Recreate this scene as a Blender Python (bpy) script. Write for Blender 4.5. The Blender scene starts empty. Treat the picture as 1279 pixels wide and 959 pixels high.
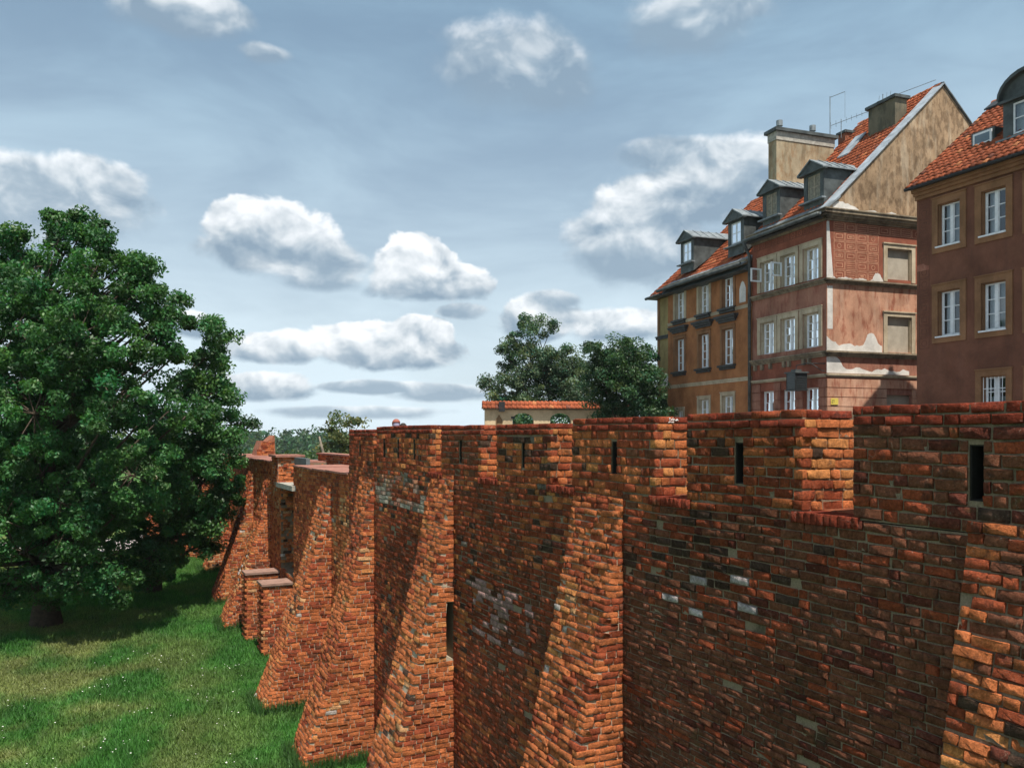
import bpy, bmesh, math, random
import numpy as np
from mathutils import Vector, Matrix

# ------------------------------------------------------------------ scene, camera, light
S = bpy.context.scene
COL = S.collection
FPX = 1040.0                      # focal length in pixels of a 1279 px wide picture

cam_data = bpy.data.cameras.new("camera")
cam = bpy.data.objects.new("camera", cam_data)
COL.objects.link(cam)
cam.location = (0, 0, 0)
cam.rotation_euler = (math.radians(90), 0, 0)
cam_data.sensor_width = 36.0
cam_data.lens = 36.0 * FPX / 1279.0
cam_data.shift_y = 65.5 / 1279.0
cam_data.clip_start = 0.1
cam_data.clip_end = 6000
S.camera = cam

S.view_settings.view_transform = 'Standard'
S.view_settings.look = 'None'
S.view_settings.exposure = 0.38
S.view_settings.gamma = 1.0
S.render.engine = 'CYCLES'
S.cycles.max_bounces = 6
S.cycles.transparent_max_bounces = 12

SUN_EL = math.radians(64)
SUN_AZ = math.radians(156)        # compass angle of the sun from +Y, clockwise: almost straight behind the camera
to_sun = Vector((math.sin(SUN_AZ) * math.cos(SUN_EL), math.cos(SUN_AZ) * math.cos(SUN_EL), math.sin(SUN_EL)))
sun_data = bpy.data.lights.new("sun", 'SUN')
sun_data.energy = 5.0
sun_data.angle = math.radians(0.5)
sun_data.color = (1.0, 0.93, 0.82)
sun = bpy.data.objects.new("sun", sun_data)
COL.objects.link(sun)
sun.rotation_euler = to_sun.to_track_quat('Z', 'Y').to_euler()


class Nodes:
    """short hand for building node trees"""
    def __init__(self, nt):
        self.nt = nt

    def new(self, typ, ins=None, **props):
        n = self.nt.nodes.new(typ)
        for k, v in props.items():
            setattr(n, k, v)
        for k, v in (ins or {}).items():
            self.put(n.inputs[k], v)
        return n

    def put(self, sock, v):
        if hasattr(v, 'is_output') or isinstance(v, bpy.types.NodeSocket):
            self.nt.links.new(v, sock)
        else:
            if isinstance(v, (tuple, list)) and len(v) == 3 and sock.type == 'RGBA':
                v = (*v, 1)
            sock.default_value = v

    def m(self, op, a, b=0.0, c=0.0, clamp=False):
        n = self.nt.nodes.new('ShaderNodeMath')
        n.operation = op
        n.use_clamp = clamp
        for i, v in enumerate((a, b, c)):
            if isinstance(v, (int, float)):
                n.inputs[i].default_value = v
            else:
                self.nt.links.new(v, n.inputs[i])
        return n.outputs[0]

    def mix(self, f, a, b, blend='MIX'):
        n = self.nt.nodes.new('ShaderNodeMix')
        n.data_type = 'RGBA'
        n.blend_type = blend
        self.put(n.inputs[0], f)
        self.put(n.inputs[6], a)
        self.put(n.inputs[7], b)
        return n.outputs[2]

    def noise(self, vec, scale, detail=4.0, rough=0.55, dist=0.0):
        n = self.new('ShaderNodeTexNoise', {'Scale': scale, 'Detail': detail, 'Roughness': rough, 'Distortion': dist})
        if vec is not None:
            self.nt.links.new(vec, n.inputs['Vector'])
        return n.outputs[0]

    def ramp(self, f, lo, hi, a=0.0, b=1.0):
        n = self.new('ShaderNodeMapRange', {0: f, 1: lo, 2: hi, 3: a, 4: b}, interpolation_type='SMOOTHSTEP')
        return n.outputs[0]

    def scaled(self, vec, sx, sy, sz):
        n = self.new('ShaderNodeVectorMath', {0: vec, 1: (sx, sy, sz)}, operation='MULTIPLY')
        return n.outputs[0]


# ------------------------------------------------------------------ sky with clouds
world = bpy.data.worlds.new("World")
S.world = world
world.use_nodes = True
nt = world.node_tree
nt.nodes.clear()
N = Nodes(nt)
sky = N.new('ShaderNodeTexSky', sky_type='NISHITA')
sky.sun_disc = False
sky.sun_elevation = SUN_EL
sky.sun_rotation = SUN_AZ
sky.air_density = 1.0
sky.dust_density = 2.0
sky.ozone_density = 1.0
SKY_K = 0.075
skyc = N.mix(1.0, sky.outputs[0], (SKY_K, SKY_K, SKY_K), 'MULTIPLY')
tc = N.new('ShaderNodeTexCoord')
dirv = tc.outputs['Generated']
sep = N.new('ShaderNodeSeparateXYZ', {0: dirv})
az = N.m('ARCTAN2', sep.outputs[0], sep.outputs[1])
el = N.m('ARCSINE', sep.outputs[2])
# thin high veil that greys the blue and streaks it a little
veil_n = N.noise(N.scaled(dirv, 1.6, 1.6, 5.0), 1.7, 5, 0.6, 0.4)
veil = N.m('ADD', N.ramp(veil_n, 0.30, 0.74, 0.55, 1.0), N.ramp(el, -0.05, 0.22, 0.45, 0.0), clamp=True)
veilc = N.mix(N.ramp(el, -0.02, 0.50), (0.61, 0.72, 0.785), (0.26, 0.395, 0.515))
base = N.mix(veil, skyc, veilc)
# billows for cloud outlines and their relief
fb = N.noise(N.scaled(dirv, 1, 1, 1.25), 14.0, 8, 0.60, 0.25)
wob2 = N.noise(N.scaled(dirv, 1, 1, 1.5), 6.5, 3, 0.5)
soft_n = N.noise(N.scaled(dirv, 1, 1, 1.3), 17.0, 4, 0.5, 0.3)
shift = N.new('ShaderNodeVectorMath', {0: dirv, 1: (0.004, 0.0, 0.012)}, operation='ADD')
soft_up = N.noise(N.scaled(shift.outputs[0], 1, 1, 1.3), 17.0, 4, 0.5, 0.3)
relief = N.m('SUBTRACT', soft_n, soft_up)


def img_dir(px, py):
    x, z = (px - 640) / FPX, (545 - py) / FPX
    return math.atan2(x, 1), math.asin(z / math.sqrt(x * x + z * z + 1))


# cumulus clouds: (picture x, y, half width, half height above base, half below, softness/greyness)
CLOUDS = [
    (337, 305, 80, 52, 34, 0.10), (300, 282, 46, 34, 30, 0.0), (395, 330, 60, 30, 26, 0.35),
    (520, 325, 44, 36, 30, 0.0), (535, 358, 75, 28, 20, 0.1), (405, 350, 50, 16, 14, 0.8),
    (490, 436, 78, 34, 22, 0.0), (525, 420, 40, 30, 25, 0.0), (332, 438, 56, 22, 16, 0.12),
    (328, 484, 60, 20, 15, 0.15), (470, 484, 74, 9, 8, 0.5), (560, 492, 66, 12, 9, 0.55),
    (30, 245, 125, 46, 56, 0.45), (100, 235, 60, 36, 44, 0.3), (-20, 285, 90, 40, 30, 0.9),
    (860, 245, 100, 40, 38, 0.15), (905, 215, 70, 38, 40, 0.25), (800, 300, 82, 36, 44, 0.45), (845, 190, 75, 18, 24, 0.75),
    (790, 318, 76, 24, 34, 0.6), (672, 396, 44, 34, 26, 0.05), (690, 375, 34, 14, 12, 0.6), (780, 410, 60, 22, 20, 0.2), (650, 80, 110, 46, 50, 0.72), (690, 100, 70, 30, 34, 0.85),
    (235, 18, 70, 26, 22, 0.45), (860, 30, 100, 40, 36, 0.7), (248, 408, 34, 18, 14, 0.1),
    (575, 388, 34, 10, 10, 0.5), (440, 515, 110, 8, 8, 0.75), (335, 68, 34, 12, 12, 0.6),
]
D = Ssum = Wsum = Gsum = None
for cx, cy, a, bu, bd, grey in CLOUDS:
    ca, ce = img_dir(cx, cy)
    a, bu, bd = a / FPX, bu / FPX, bd / FPX
    dx = N.m('MULTIPLY', N.m('SUBTRACT', az, ca), 1 / a)
    de = N.m('SUBTRACT', el, ce)
    up = N.m('MULTIPLY', N.m('MAXIMUM', de, 0.0), 1 / bu)
    dn = N.m('MULTIPLY', N.m('MINIMUM', de, 0.0), 1 / bd)
    v = N.m('ADD', up, dn)
    r2 = N.m('ADD', N.m('MULTIPLY', dx, dx), N.m('MULTIPLY', v, v))
    d = N.m('SUBTRACT', 1.0, N.m('SQRT', r2))
    w = N.m('MAXIMUM', N.m('ADD', d, 0.7), 0.0)
    w = N.m('MULTIPLY', w, w)
    sv = N.m('MULTIPLY', w, v)
    gv = N.m('MULTIPLY', w, grey)
    D = d if D is None else N.m('SMOOTH_MAX', D, d, 0.13)
    Ssum = sv if Ssum is None else N.m('ADD', Ssum, sv)
    Wsum = w if Wsum is None else N.m('ADD', Wsum, w)
    Gsum = gv if Gsum is None else N.m('ADD', Gsum, gv)
# the same kind of cumulus goes on all round, away from the frame
far_cl = N.m('SUBTRACT', N.m('MULTIPLY', N.noise(N.scaled(dirv, 1, 1, 2.2), 2.6, 3, 0.5), 3.2), 1.95)
outside = N.m('MAXIMUM', N.ramp(N.m('ABSOLUTE', az), 0.62, 0.85), N.ramp(el, 0.5, 0.65))
far_cl = N.m('SUBTRACT', far_cl, N.m('MULTIPLY', N.m('SUBTRACT', 1.0, outside), 3.0))
D = N.m('MAXIMUM', D, far_cl)
Wsafe = N.m('MAXIMUM', Wsum, 0.002)
vert = N.m('DIVIDE', Ssum, Wsafe)
grey = N.m('DIVIDE', Gsum, Wsafe)
edge = N.m('ADD', N.m('ADD', D, N.ramp(vert, -0.2, -0.8, 0.17, 0.27)), N.m('ADD', N.m('MULTIPLY', N.m('SUBTRACT', fb, 0.5), 1.25), N.m('MULTIPLY', N.m('SUBTRACT', wob2, 0.5), 0.7)))
soft = N.m('ADD', 0.13, N.m('MULTIPLY', grey, 0.5))
soft = N.m('ADD', soft, N.ramp(vert, 0.2, -0.8, 0.0, 0.26))
cov = N.new('ShaderNodeMapRange', {0: edge, 1: 0.0, 2: soft, 3: 0.0, 4: 1.0}, interpolation_type='SMOOTHSTEP').outputs[0]
lit = N.m('ADD', N.m('ADD', N.m('MULTIPLY', vert, 0.60), 0.58), N.m('MULTIPLY', relief, 2.6))
lit = N.m('ADD', lit, N.m('MULTIPLY', N.m('SUBTRACT', fb, 0.5), 0.55))
lit = N.m('SUBTRACT', lit, N.m('MULTIPLY', grey, 0.62), clamp=True)
cl_ramp = N.new('ShaderNodeValToRGB')
cr = cl_ramp.color_ramp
cr.elements[0].position = 0.0
cr.elements[0].color = (0.22, 0.30, 0.385, 1)
cr.elements[1].position = 1.0
cr.elements[1].color = (0.80, 0.825, 0.85, 1)
e = cr.elements.new(0.35); e.color = (0.34, 0.415, 0.485, 1)
e = cr.elements.new(0.65); e.color = (0.56, 0.61, 0.65, 1)
nt.links.new(lit, cl_ramp.inputs[0])
covf = N.m('MULTIPLY', cov, N.m('SUBTRACT', 0.95, N.m('MULTIPLY', grey, 0.30)))
final = N.mix(covf, base, cl_ramp.outputs[0])
bg = N.new('ShaderNodeBackground', {'Color': final, 'Strength': 1.0})
out = N.new('ShaderNodeOutputWorld')
nt.links.new(bg.outputs[0], out.inputs[0])

# ------------------------------------------------------------------ object helpers
ORI = {}
Z = np.array((0.0, 0.0, 1.0))


def link(o, parent=None, origin=(0, 0, 0)):
    origin = np.array(origin, float)
    ORI[o] = origin
    COL.objects.link(o)
    if parent is not None:
        o.parent = parent
        o.location = tuple(origin - ORI[parent])
    else:
        o.location = tuple(origin)
    return o


def tag(o, label=None, cat=None, group=None, kind=None):
    if label: o['label'] = label
    if cat: o['category'] = cat
    if group: o['group'] = group
    if kind: o['kind'] = kind
    return o


def empty(name, origin, label, cat, group=None, kind=None):
    return tag(link(bpy.data.objects.new(name, None), None, origin), label, cat, group, kind)


def mesh_obj(name, verts, faces, mat, parent=None, origin=None, smooth=False, vcol=None, recalc=False, kind=None):
    verts = np.asarray(verts, float).reshape(-1, 3)
    if origin is None:
        lo, hi = verts.min(0), verts.max(0)
        origin = np.array(((lo[0] + hi[0]) / 2, (lo[1] + hi[1]) / 2, lo[2]))
    me = bpy.data.meshes.new(name)
    local = verts - np.asarray(origin, float)
    if isinstance(faces, np.ndarray):
        nf, k = faces.shape
        me.vertices.add(len(local))
        me.vertices.foreach_set('co', local.astype(np.float32).ravel())
        me.loops.add(nf * k)
        me.loops.foreach_set('vertex_index', faces.astype(np.int32).ravel())
        me.polygons.add(nf)
        me.polygons.foreach_set('loop_start', np.arange(0, nf * k, k, dtype=np.int32))
        me.polygons.foreach_set('loop_total', np.full(nf, k, np.int32))
        me.update(calc_edges=True)
        me.validate()
    else:
        me.from_pydata([tuple(p) for p in local], [], faces)
    if recalc:
        bm = bmesh.new(); bm.from_mesh(me)
        bmesh.ops.recalc_face_normals(bm, faces=bm.faces)
        bm.to_mesh(me); bm.free()
    if smooth:
        me.polygons.foreach_set('use_smooth', np.ones(len(me.polygons), bool))
    if vcol is not None:
        a = me.color_attributes.new('tint', 'FLOAT_COLOR', 'POINT')
        c = np.ones((len(local), 4), np.float32)
        c[:, :3] = vcol
        a.data.foreach_set('color', c.ravel())
    me.materials.append(mat)
    o = bpy.data.objects.new(name, me)
    link(o, parent, origin)
    if kind: o['kind'] = kind
    return o


class Frame:
    """local axes u (along a face), v (into the building), z up"""
    def __init__(self, o, u, v):
        self.o = np.array((o[0], o[1], 0.0)); self.u = np.array((u[0], u[1], 0.0)); self.v = np.array((v[0], v[1], 0.0))

    def __call__(self, u, v, z):
        return self.o + self.u * u + self.v * v + Z * z


WORLD = Frame((0, 0), (1, 0), (0, 1))


class MB:
    def __init__(self, fr=WORLD):
        self.fr, self.V, self.F = fr, [], []

    def pts(self, P):
        i = len(self.V)
        self.V += [self.fr(*p) for p in P]
        return list(range(i, i + len(P)))

    def poly(self, P):
        self.F.append(self.pts(P)); return self

    def box(self, u0, u1, v0, v1, z0, z1):
        a = self.pts([(u0, v0, z0), (u1, v0, z0), (u1, v1, z0), (u0, v1, z0), (u0, v0, z1), (u1, v0, z1), (u1, v1, z1), (u0, v1, z1)])
        for q in ((0, 3, 2, 1), (4, 5, 6, 7), (0, 1, 5, 4), (1, 2, 6, 5), (2, 3, 7, 6), (3, 0, 4, 7)):
            self.F.append([a[i] for i in q])
        return self

    def prism(self, P, off):
        """polygon P (local points) swept by the local offset off"""
        n = len(P)
        a = self.pts(P); b = self.pts([tuple(np.add(p, off)) for p in P])
        self.F.append(a[::-1]); self.F.append(b)
        for i in range(n):
            j = (i + 1) % n
            self.F.append([a[i], a[j], b[j], b[i]])
        return self

    def tube(self, pts, radii, sides=8, cap=True):
        pts = [np.asarray(self.fr(*p), float) for p in pts]
        if isinstance(radii, (int, float)): radii = [radii] * len(pts)
        rings = []
        for i, p in enumerate(pts):
            t = pts[min(i + 1, len(pts) - 1)] - pts[max(i - 1, 0)]
            t = t / (np.linalg.norm(t) + 1e-9)
            a = np.cross(t, (0.31, 0.17, 0.93) if abs(t[2]) < 0.9 else (1, 0.2, 0)); a /= np.linalg.norm(a)
            b = np.cross(t, a)
            k = len(self.V)
            for s in range(sides):
                th = 2 * math.pi * s / sides
                self.V.append(p + radii[i] * (math.cos(th) * a + math.sin(th) * b))
            rings.append(k)
        for r0, r1 in zip(rings, rings[1:]):
            for s in range(sides):
                t = (s + 1) % sides
                self.F.append([r0 + s, r0 + t, r1 + t, r1 + s])
        if cap:
            self.F.append([rings[0] + s for s in range(sides)][::-1]); self.F.append([rings[-1] + s for s in range(sides)])
        return self

    def wall(self, u0, u1, z0, z1, holes, v=0.0, depth=0.22):
        """sheet at v with rectangular openings (ua, ub, za, zb) and their reveals"""
        us = sorted({u0, u1, *[h[0] for h in holes], *[h[1] for h in holes]})
        zs = sorted({z0, z1, *[h[2] for h in holes], *[h[3] for h in holes]})
        for a, b in zip(us, us[1:]):
            for c, d in zip(zs, zs[1:]):
                mu, mz = (a + b) / 2, (c + d) / 2
                if any(h[0] < mu < h[1] and h[2] < mz < h[3] for h in holes): continue
                self.poly([(a, v, c), (b, v, c), (b, v, d), (a, v, d)])
        for a, b, c, d in holes:
            w = v + depth
            self.poly([(a, v, c), (a, w, c), (a, w, d), (a, v, d)]); self.poly([(b, v, c), (b, v, d), (b, w, d), (b, w, c)])
            self.poly([(a, v, c), (b, v, c), (b, w, c), (a, w, c)]); self.poly([(a, v, d), (a, w, d), (b, w, d), (b, v, d)])
        return self

    def build(self, name, mat, parent=None, smooth=False, recalc=True, **k):
        return mesh_obj(name, self.V, self.F, mat, parent, smooth=smooth, recalc=recalc, **k)


class SwapUV:
    """the same frame seen from its side wall: u runs along v and v along u"""
    def __init__(self, fr): self.f = fr
    def __call__(self, u, v, z): return self.f(v, u, z)


# ------------------------------------------------------------------ materials
def material(name, rough=0.85, spec=0.3):
    m = bpy.data.materials.new(name)
    m.use_nodes = True
    b = m.node_tree.nodes['Principled BSDF']
    b.inputs['Roughness'].default_value = rough
    b.inputs['Specular IOR Level'].default_value = spec
    n = Nodes(m.node_tree)
    pos = n.new('ShaderNodeNewGeometry').outputs['Position']
    return m, n, b, pos


def bump(n, b, h, strength=0.4, dist=0.02):
    bp = n.new('ShaderNodeBump', {'Strength': strength, 'Distance': dist, 'Height': h})
    n.put(b.inputs['Normal'], bp.outputs[0])


def plain(name, col, rough=0.7, var=0.25, scale=6.0, metal=0.0, bmp=0.15, spec=0.3):
    m, n, b, pos = material(name, rough, spec)
    f = n.noise(pos, scale, 5, 0.6)
    k = n.ramp(f, 0.25, 0.75, 1 - var, 1 + var)
    g = n.new('ShaderNodeCombineColor', {0: k, 1: k, 2: k})
    n.put(b.inputs['Base Color'], n.mix(1.0, col, g.outputs[0], 'MULTIPLY'))
    b.inputs['Metallic'].default_value = metal
    if bmp: bump(n, b, n.noise(pos, scale * 8, 4, 0.6), bmp, 0.01)
    return m


def plaster(name, col, worn, stain, worn_lo=0.5, stain_lo=0.58, streak=0.35, fine=7.0, worn_amt=0.8, stain_amt=0.6):
    """old lime plaster: wear patches, rain streaks, dirt, roughness"""
    m, n, b, pos = material(name, 0.92, 0.15)
    big = n.noise(pos, 0.9, 6, 0.65, 0.3)
    mid = n.noise(n.scaled(pos, 1, 1, streak), fine * 0.5, 6, 0.68, 0.2)
    st = n.noise(n.scaled(pos, 1, 1, 0.16), 2.4, 6, 0.66)
    grain = n.noise(pos, 34, 5, 0.7)
    c = n.mix(n.m('MULTIPLY', n.ramp(mid, worn_lo - 0.04, worn_lo + 0.16), worn_amt), col, worn)
    c = n.mix(n.m('MULTIPLY', n.ramp(st, stain_lo - 0.06, stain_lo + 0.16), stain_amt), c, stain)
    k = n.m('MULTIPLY', n.ramp(big, 0.25, 0.75, 0.72, 1.24), n.ramp(grain, 0.2, 0.8, 0.84, 1.14))
    g = n.new('ShaderNodeCombineColor', {0: k, 1: k, 2: k})
    n.put(b.inputs['Base Color'], n.mix(1.0, c, g.outputs[0], 'MULTIPLY'))
    bump(n, b, n.m('ADD', grain, n.m('MULTIPLY', mid, 1.5)), 0.3, 0.015)
    return m


def brick_mat(name, per_object):
    m, n, b, pos = material(name, 0.95, 0.04)
    if per_object:
        src = n.new('ShaderNodeObjectInfo').outputs['Color']
    else:
        src = n.new('ShaderNodeAttribute', attribute_name='tint').outputs['Color']
    f1 = n.noise(pos, 9, 6, 0.68, 0.4)
    f2 = n.noise(pos, 38, 6, 0.72)
    f3 = n.noise(pos, 120, 3, 0.6)
    k = n.m('MULTIPLY', n.ramp(f1, 0.25, 0.75, 0.72, 1.28), n.ramp(f2, 0.28, 0.74, 0.6, 1.35))
    g = n.new('ShaderNodeCombineColor', {0: k, 1: k, 2: k})
    c = n.mix(1.0, src, g.outputs[0], 'MULTIPLY')
    # black soot specks, lime bloom and a trace of lichen
    soot = n.noise(pos, 5.5, 6, 0.7, 0.6)
    c = n.mix(n.m('MULTIPLY', n.ramp(soot, 0.52, 0.68), 0.62), c, (0.035, 0.026, 0.022))
    pale = n.noise(pos, 13, 7, 0.72, 0.8)
    c = n.mix(n.m('MULTIPLY', n.ramp(pale, 0.61, 0.72), 0.5), c, (0.42, 0.36, 0.30))
    c = n.mix(n.m('MULTIPLY', n.ramp(f3, 0.60, 0.75), 0.5), c, (0.06, 0.04, 0.03))
    moss = n.noise(pos, 3.1, 6, 0.7, 0.5)
    c = n.mix(n.m('MULTIPLY', n.ramp(moss, 0.58, 0.72), 0.45), c, (0.075, 0.075, 0.035))
    smear = n.noise(pos, 22, 5, 0.7, 1.2)
    c = n.mix(n.m('MULTIPLY', n.ramp(smear, 0.60, 0.70), 0.35), c, (0.30, 0.25, 0.19))
    n.put(b.inputs['Base Color'], c)
    bump(n, b, n.m('ADD', n.m('MULTIPLY', f2, 1.4), n.m('ADD', f3, f1)), 0.85, 0.016)
    return m


def mortar_mat(name, a, d, lo):
    m, n, b, pos = material(name, 0.95, 0.1)
    f = n.noise(pos, 2.2, 7, 0.66, 0.3)
    g = n.noise(pos, 60, 5, 0.7)
    c = n.mix(n.ramp(f, lo, lo + 0.2), a, d)
    k = n.ramp(g, 0.2, 0.8, 0.65, 1.25)
    gg = n.new('ShaderNodeCombineColor', {0: k, 1: k, 2: k})
    n.put(b.inputs['Base Color'], n.mix(1.0, c, gg.outputs[0], 'MULTIPLY'))
    bump(n, b, g, 0.6, 0.012)
    return m


M_BRICK = brick_mat("old_brick", False)
M_BRICK1 = brick_mat("old_brick_single", True)
M_MORTAR = mortar_mat("mortar_weathered", (0.235, 0.175, 0.120), (0.10, 0.074, 0.050), 0.48)
M_MORTARP = mortar_mat("mortar_pale", (0.42, 0.35, 0.26), (0.20, 0.155, 0.11), 0.52)

# ------------------------------------------------------------------ terrain
rng = np.random.default_rng(7)


def hash2(i, j, s):
    h = (np.asarray(i, np.int64) * 374761393 + np.asarray(j, np.int64) * 668265263 + s * 974711) & 0x7fffffff
    h = ((h ^ (h >> 13)) * 1274126177) & 0x7fffffff
    return ((h ^ (h >> 16)) & 0xffff) / 65535.0


def vnoise(x, y, s=0, octaves=3):
    x, y = np.asarray(x, float), np.asarray(y, float)
    tot, amp, w = 0, 1.0, 0
    for o in range(octaves):
        i, j = np.floor(x).astype(np.int64), np.floor(y).astype(np.int64)
        fx, fy = x - i, y - j
        fx, fy = fx * fx * (3 - 2 * fx), fy * fy * (3 - 2 * fy)
        a = hash2(i, j, s + o) * (1 - fx) + hash2(i + 1, j, s + o) * fx
        b = hash2(i, j + 1, s + o) * (1 - fx) + hash2(i + 1, j + 1, s + o) * fx
        tot = tot + amp * (a * (1 - fy) + b * fy); w += amp
        amp *= 0.55; x = x * 2.03 + 17.1; y = y * 2.03 + 5.7
    return tot / w


def ground_z(x, y):
    z = np.interp(y, [-60, 10, 18, 23, 30, 38, 60, 120, 300, 900, 5000], [-7.6, -7.6, -7.45, -7.2, -6.85, -6.4, -6.2, -9, -13, -14, -14])
    return z + 0.16 * (vnoise(np.asarray(x) * 0.35, np.asarray(y) * 0.35, 3) - 0.5)


def dry(x, y):
    """0 lush, 1 dry and yellow; the strip beside the wall stays lush"""
    wallx = 6.4 - 0.5 * np.asarray(y)
    side = np.clip((wallx - np.asarray(x) - 1.5) / 5.0, 0, 1)
    return np.clip((vnoise(np.asarray(x) * 0.55, np.asarray(y) * 0.5, 21, 4) - 0.40) * 3.6, 0, 1) * (0.25 + 0.75 * side)


def grass_colour(x, y):
    d = dry(x, y)[:, None]
    v = vnoise(np.asarray(x) * 1.3, np.asarray(y) * 1.3, 40, 3)[:, None]
    lush = np.array((0.048, 0.158, 0.028)) * (0.65 + 0.8 * v)
    hay = np.array((0.165, 0.195, 0.062)) * (0.7 + 0.6 * v)
    return lush * (1 - d) + hay * d


gx = np.unique(np.concatenate([np.linspace(-1500, -60, 14), np.linspace(-60, -20, 22), np.arange(-20, 1, 0.3), np.linspace(1, 60, 16), np.linspace(60, 1500, 14)]))
gy = np.unique(np.concatenate([np.linspace(-60, 12, 12), np.arange(12, 46, 0.3), np.linspace(46, 140, 34), np.linspace(140, 2400, 24)]))
GX, GY = np.meshgrid(gx, gy)
gv = np.stack([GX.ravel(), GY.ravel(), ground_z(GX.ravel(), GY.ravel())], 1)
nx, ny = len(gx), len(gy)
ii, jj = np.meshgrid(np.arange(nx - 1), np.arange(ny - 1))
k0 = (jj * nx + ii).ravel()
gf = np.stack([k0, k0 + 1, k0 + nx + 1, k0 + nx], 1)
m, n, b, pos = material("lawn_soil", 0.95, 0.1)
src = n.new('ShaderNodeAttribute', attribute_name='tint').outputs['Color']
f = n.noise(pos, 14, 6, 0.7)
g2 = n.noise(pos, 60, 4, 0.7)
k = n.m('MULTIPLY', n.ramp(f, 0.25, 0.75, 0.55, 1.25), n.ramp(g2, 0.25, 0.75, 0.5, 1.3))
gg = n.new('ShaderNodeCombineColor', {0: k, 1: k, 2: k})
n.put(b.inputs['Base Color'], n.mix(1.0, src, gg.outputs[0], 'MULTIPLY'))
bump(n, b, g2, 0.8, 0.04)
mesh_obj("ground", gv, gf, m, None, (0, 20, -7), smooth=True, vcol=grass_colour(gv[:, 0], gv[:, 1]), kind='structure')

# ------------------------------------------------------------------ the brick wall
d = np.array((-0.44721, 0.89443, 0.0))        # along the wall, away from the camera
nrm = np.array((-0.89443, -0.44721, 0.0))     # outward, towards the lawn
WA = np.array((6.4, 0.0, 0.0))
YS = 1 / 0.89443                              # wall distance s for one metre of Y


def wp(Y, t=0.0, z=0.0):
    """point on the wall line at depth Y, t metres outward"""
    return WA + d * (Y * YS) + nrm * t + Z * z


class WallFrame:
    def __call__(self, Y, t, z): return wp(Y, t, z)


WF = WallFrame()


def proto(nxg, nzg, seed, rough):
    r = np.random.default_rng(seed)
    xs = [-0.5, -0.47] + ([0.0] if nxg == 5 else []) + [0.47, 0.5]
    zs = [-0.5, -0.41, 0.41, 0.5]
    V = []
    for b_, zz in enumerate(zs):
        for a_, xx in enumerate(xs):
            border = a_ in (0, nxg - 1) or b_ in (0, nzg - 1)
            corner = a_ in (0, nxg - 1) and b_ in (0, nzg - 1)
            y = r.normal(0, 0.045 * rough)
            x_, z_ = xx, zz
            if border: y -= 0.015 + 0.065 * r.random() ** 1.5 * rough
            if corner: y -= 0.10 * r.random() ** 2 * rough; x_ *= 0.985; z_ *= 0.95
            if border: x_ += r.normal(0, 0.010 * rough); z_ += r.normal(0, 0.032 * rough)
            else: x_ += r.normal(0, 0.010 * rough); z_ += r.normal(0, 0.022 * rough)
            V.append((x_, y, z_))
    F = [(j * nxg + i, j * nxg + i + 1, (j + 1) * nxg + i + 1, (j + 1) * nxg + i) for j in range(nzg - 1) for i in range(nxg - 1)]
    ring = [i for i in range(nxg)] + [j * nxg + nxg - 1 for j in range(1, nzg)] + [(nzg - 1) * nxg + i for i in range(nxg - 2, -1, -1)] + [j * nxg for j in range(nzg - 2, 0, -1)]
    k = len(V)
    for i in ring: V.append((V[i][0], -1.0, V[i][2]))
    m_ = len(ring)
    for a_ in range(m_):
        c_ = (a_ + 1) % m_
        F.append((ring[c_], ring[a_], k + a_, k + c_))
    return np.array(V), np.array(F)


PROTO_HI = [proto(5, 4, 100 + i, 1.0) for i in range(8)]
PROTO_LO = [proto(4, 4, 200 + i, 0.65) for i in range(6)]
PROTO_NEW = [proto(4, 4, 300 + i, 0.35) for i in range(4)]     # crisp later bricks of the copings

PAL = {
    'brown': (0.190, 0.072, 0.042), 'red': (0.30, 0.072, 0.034), 'orange': (0.46, 0.142, 0.054), 'soot': (0.078, 0.046, 0.033),
    'ochre': (0.50, 0.20, 0.07), 'grey': (0.20, 0.165, 0.135), 'pale': (0.50, 0.44, 0.40), 'deep': (0.205, 0.042, 0.024), 'wine': (0.145, 0.044, 0.030),
    'lilac': (0.40, 0.34, 0.34), 'buff': (0.50, 0.27, 0.13),
}
MIX = {
    'worn': (('brown', .26), ('red', .24), ('orange', .26), ('soot', .10), ('ochre', .09), ('wine', .05)),
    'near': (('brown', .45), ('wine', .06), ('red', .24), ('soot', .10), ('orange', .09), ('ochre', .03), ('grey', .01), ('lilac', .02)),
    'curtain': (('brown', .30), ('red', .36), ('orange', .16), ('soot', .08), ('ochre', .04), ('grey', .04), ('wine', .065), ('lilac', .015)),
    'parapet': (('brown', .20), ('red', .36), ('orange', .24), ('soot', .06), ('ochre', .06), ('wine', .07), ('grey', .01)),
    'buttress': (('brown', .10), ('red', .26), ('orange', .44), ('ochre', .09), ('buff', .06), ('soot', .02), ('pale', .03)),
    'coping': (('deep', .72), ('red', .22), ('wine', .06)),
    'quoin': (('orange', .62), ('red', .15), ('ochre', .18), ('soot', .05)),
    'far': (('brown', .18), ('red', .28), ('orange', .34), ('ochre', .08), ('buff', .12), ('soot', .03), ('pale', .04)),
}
MIXN = {k: ([PAL[a] for a, _ in v], np.cumsum([w for _, w in v]) / sum(w for _, w in v)) for k, v in MIX.items()}
BR = []       # every brick of the wall: host, centre of face, u, v, w, length, height, depth, colour, proto family


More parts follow.
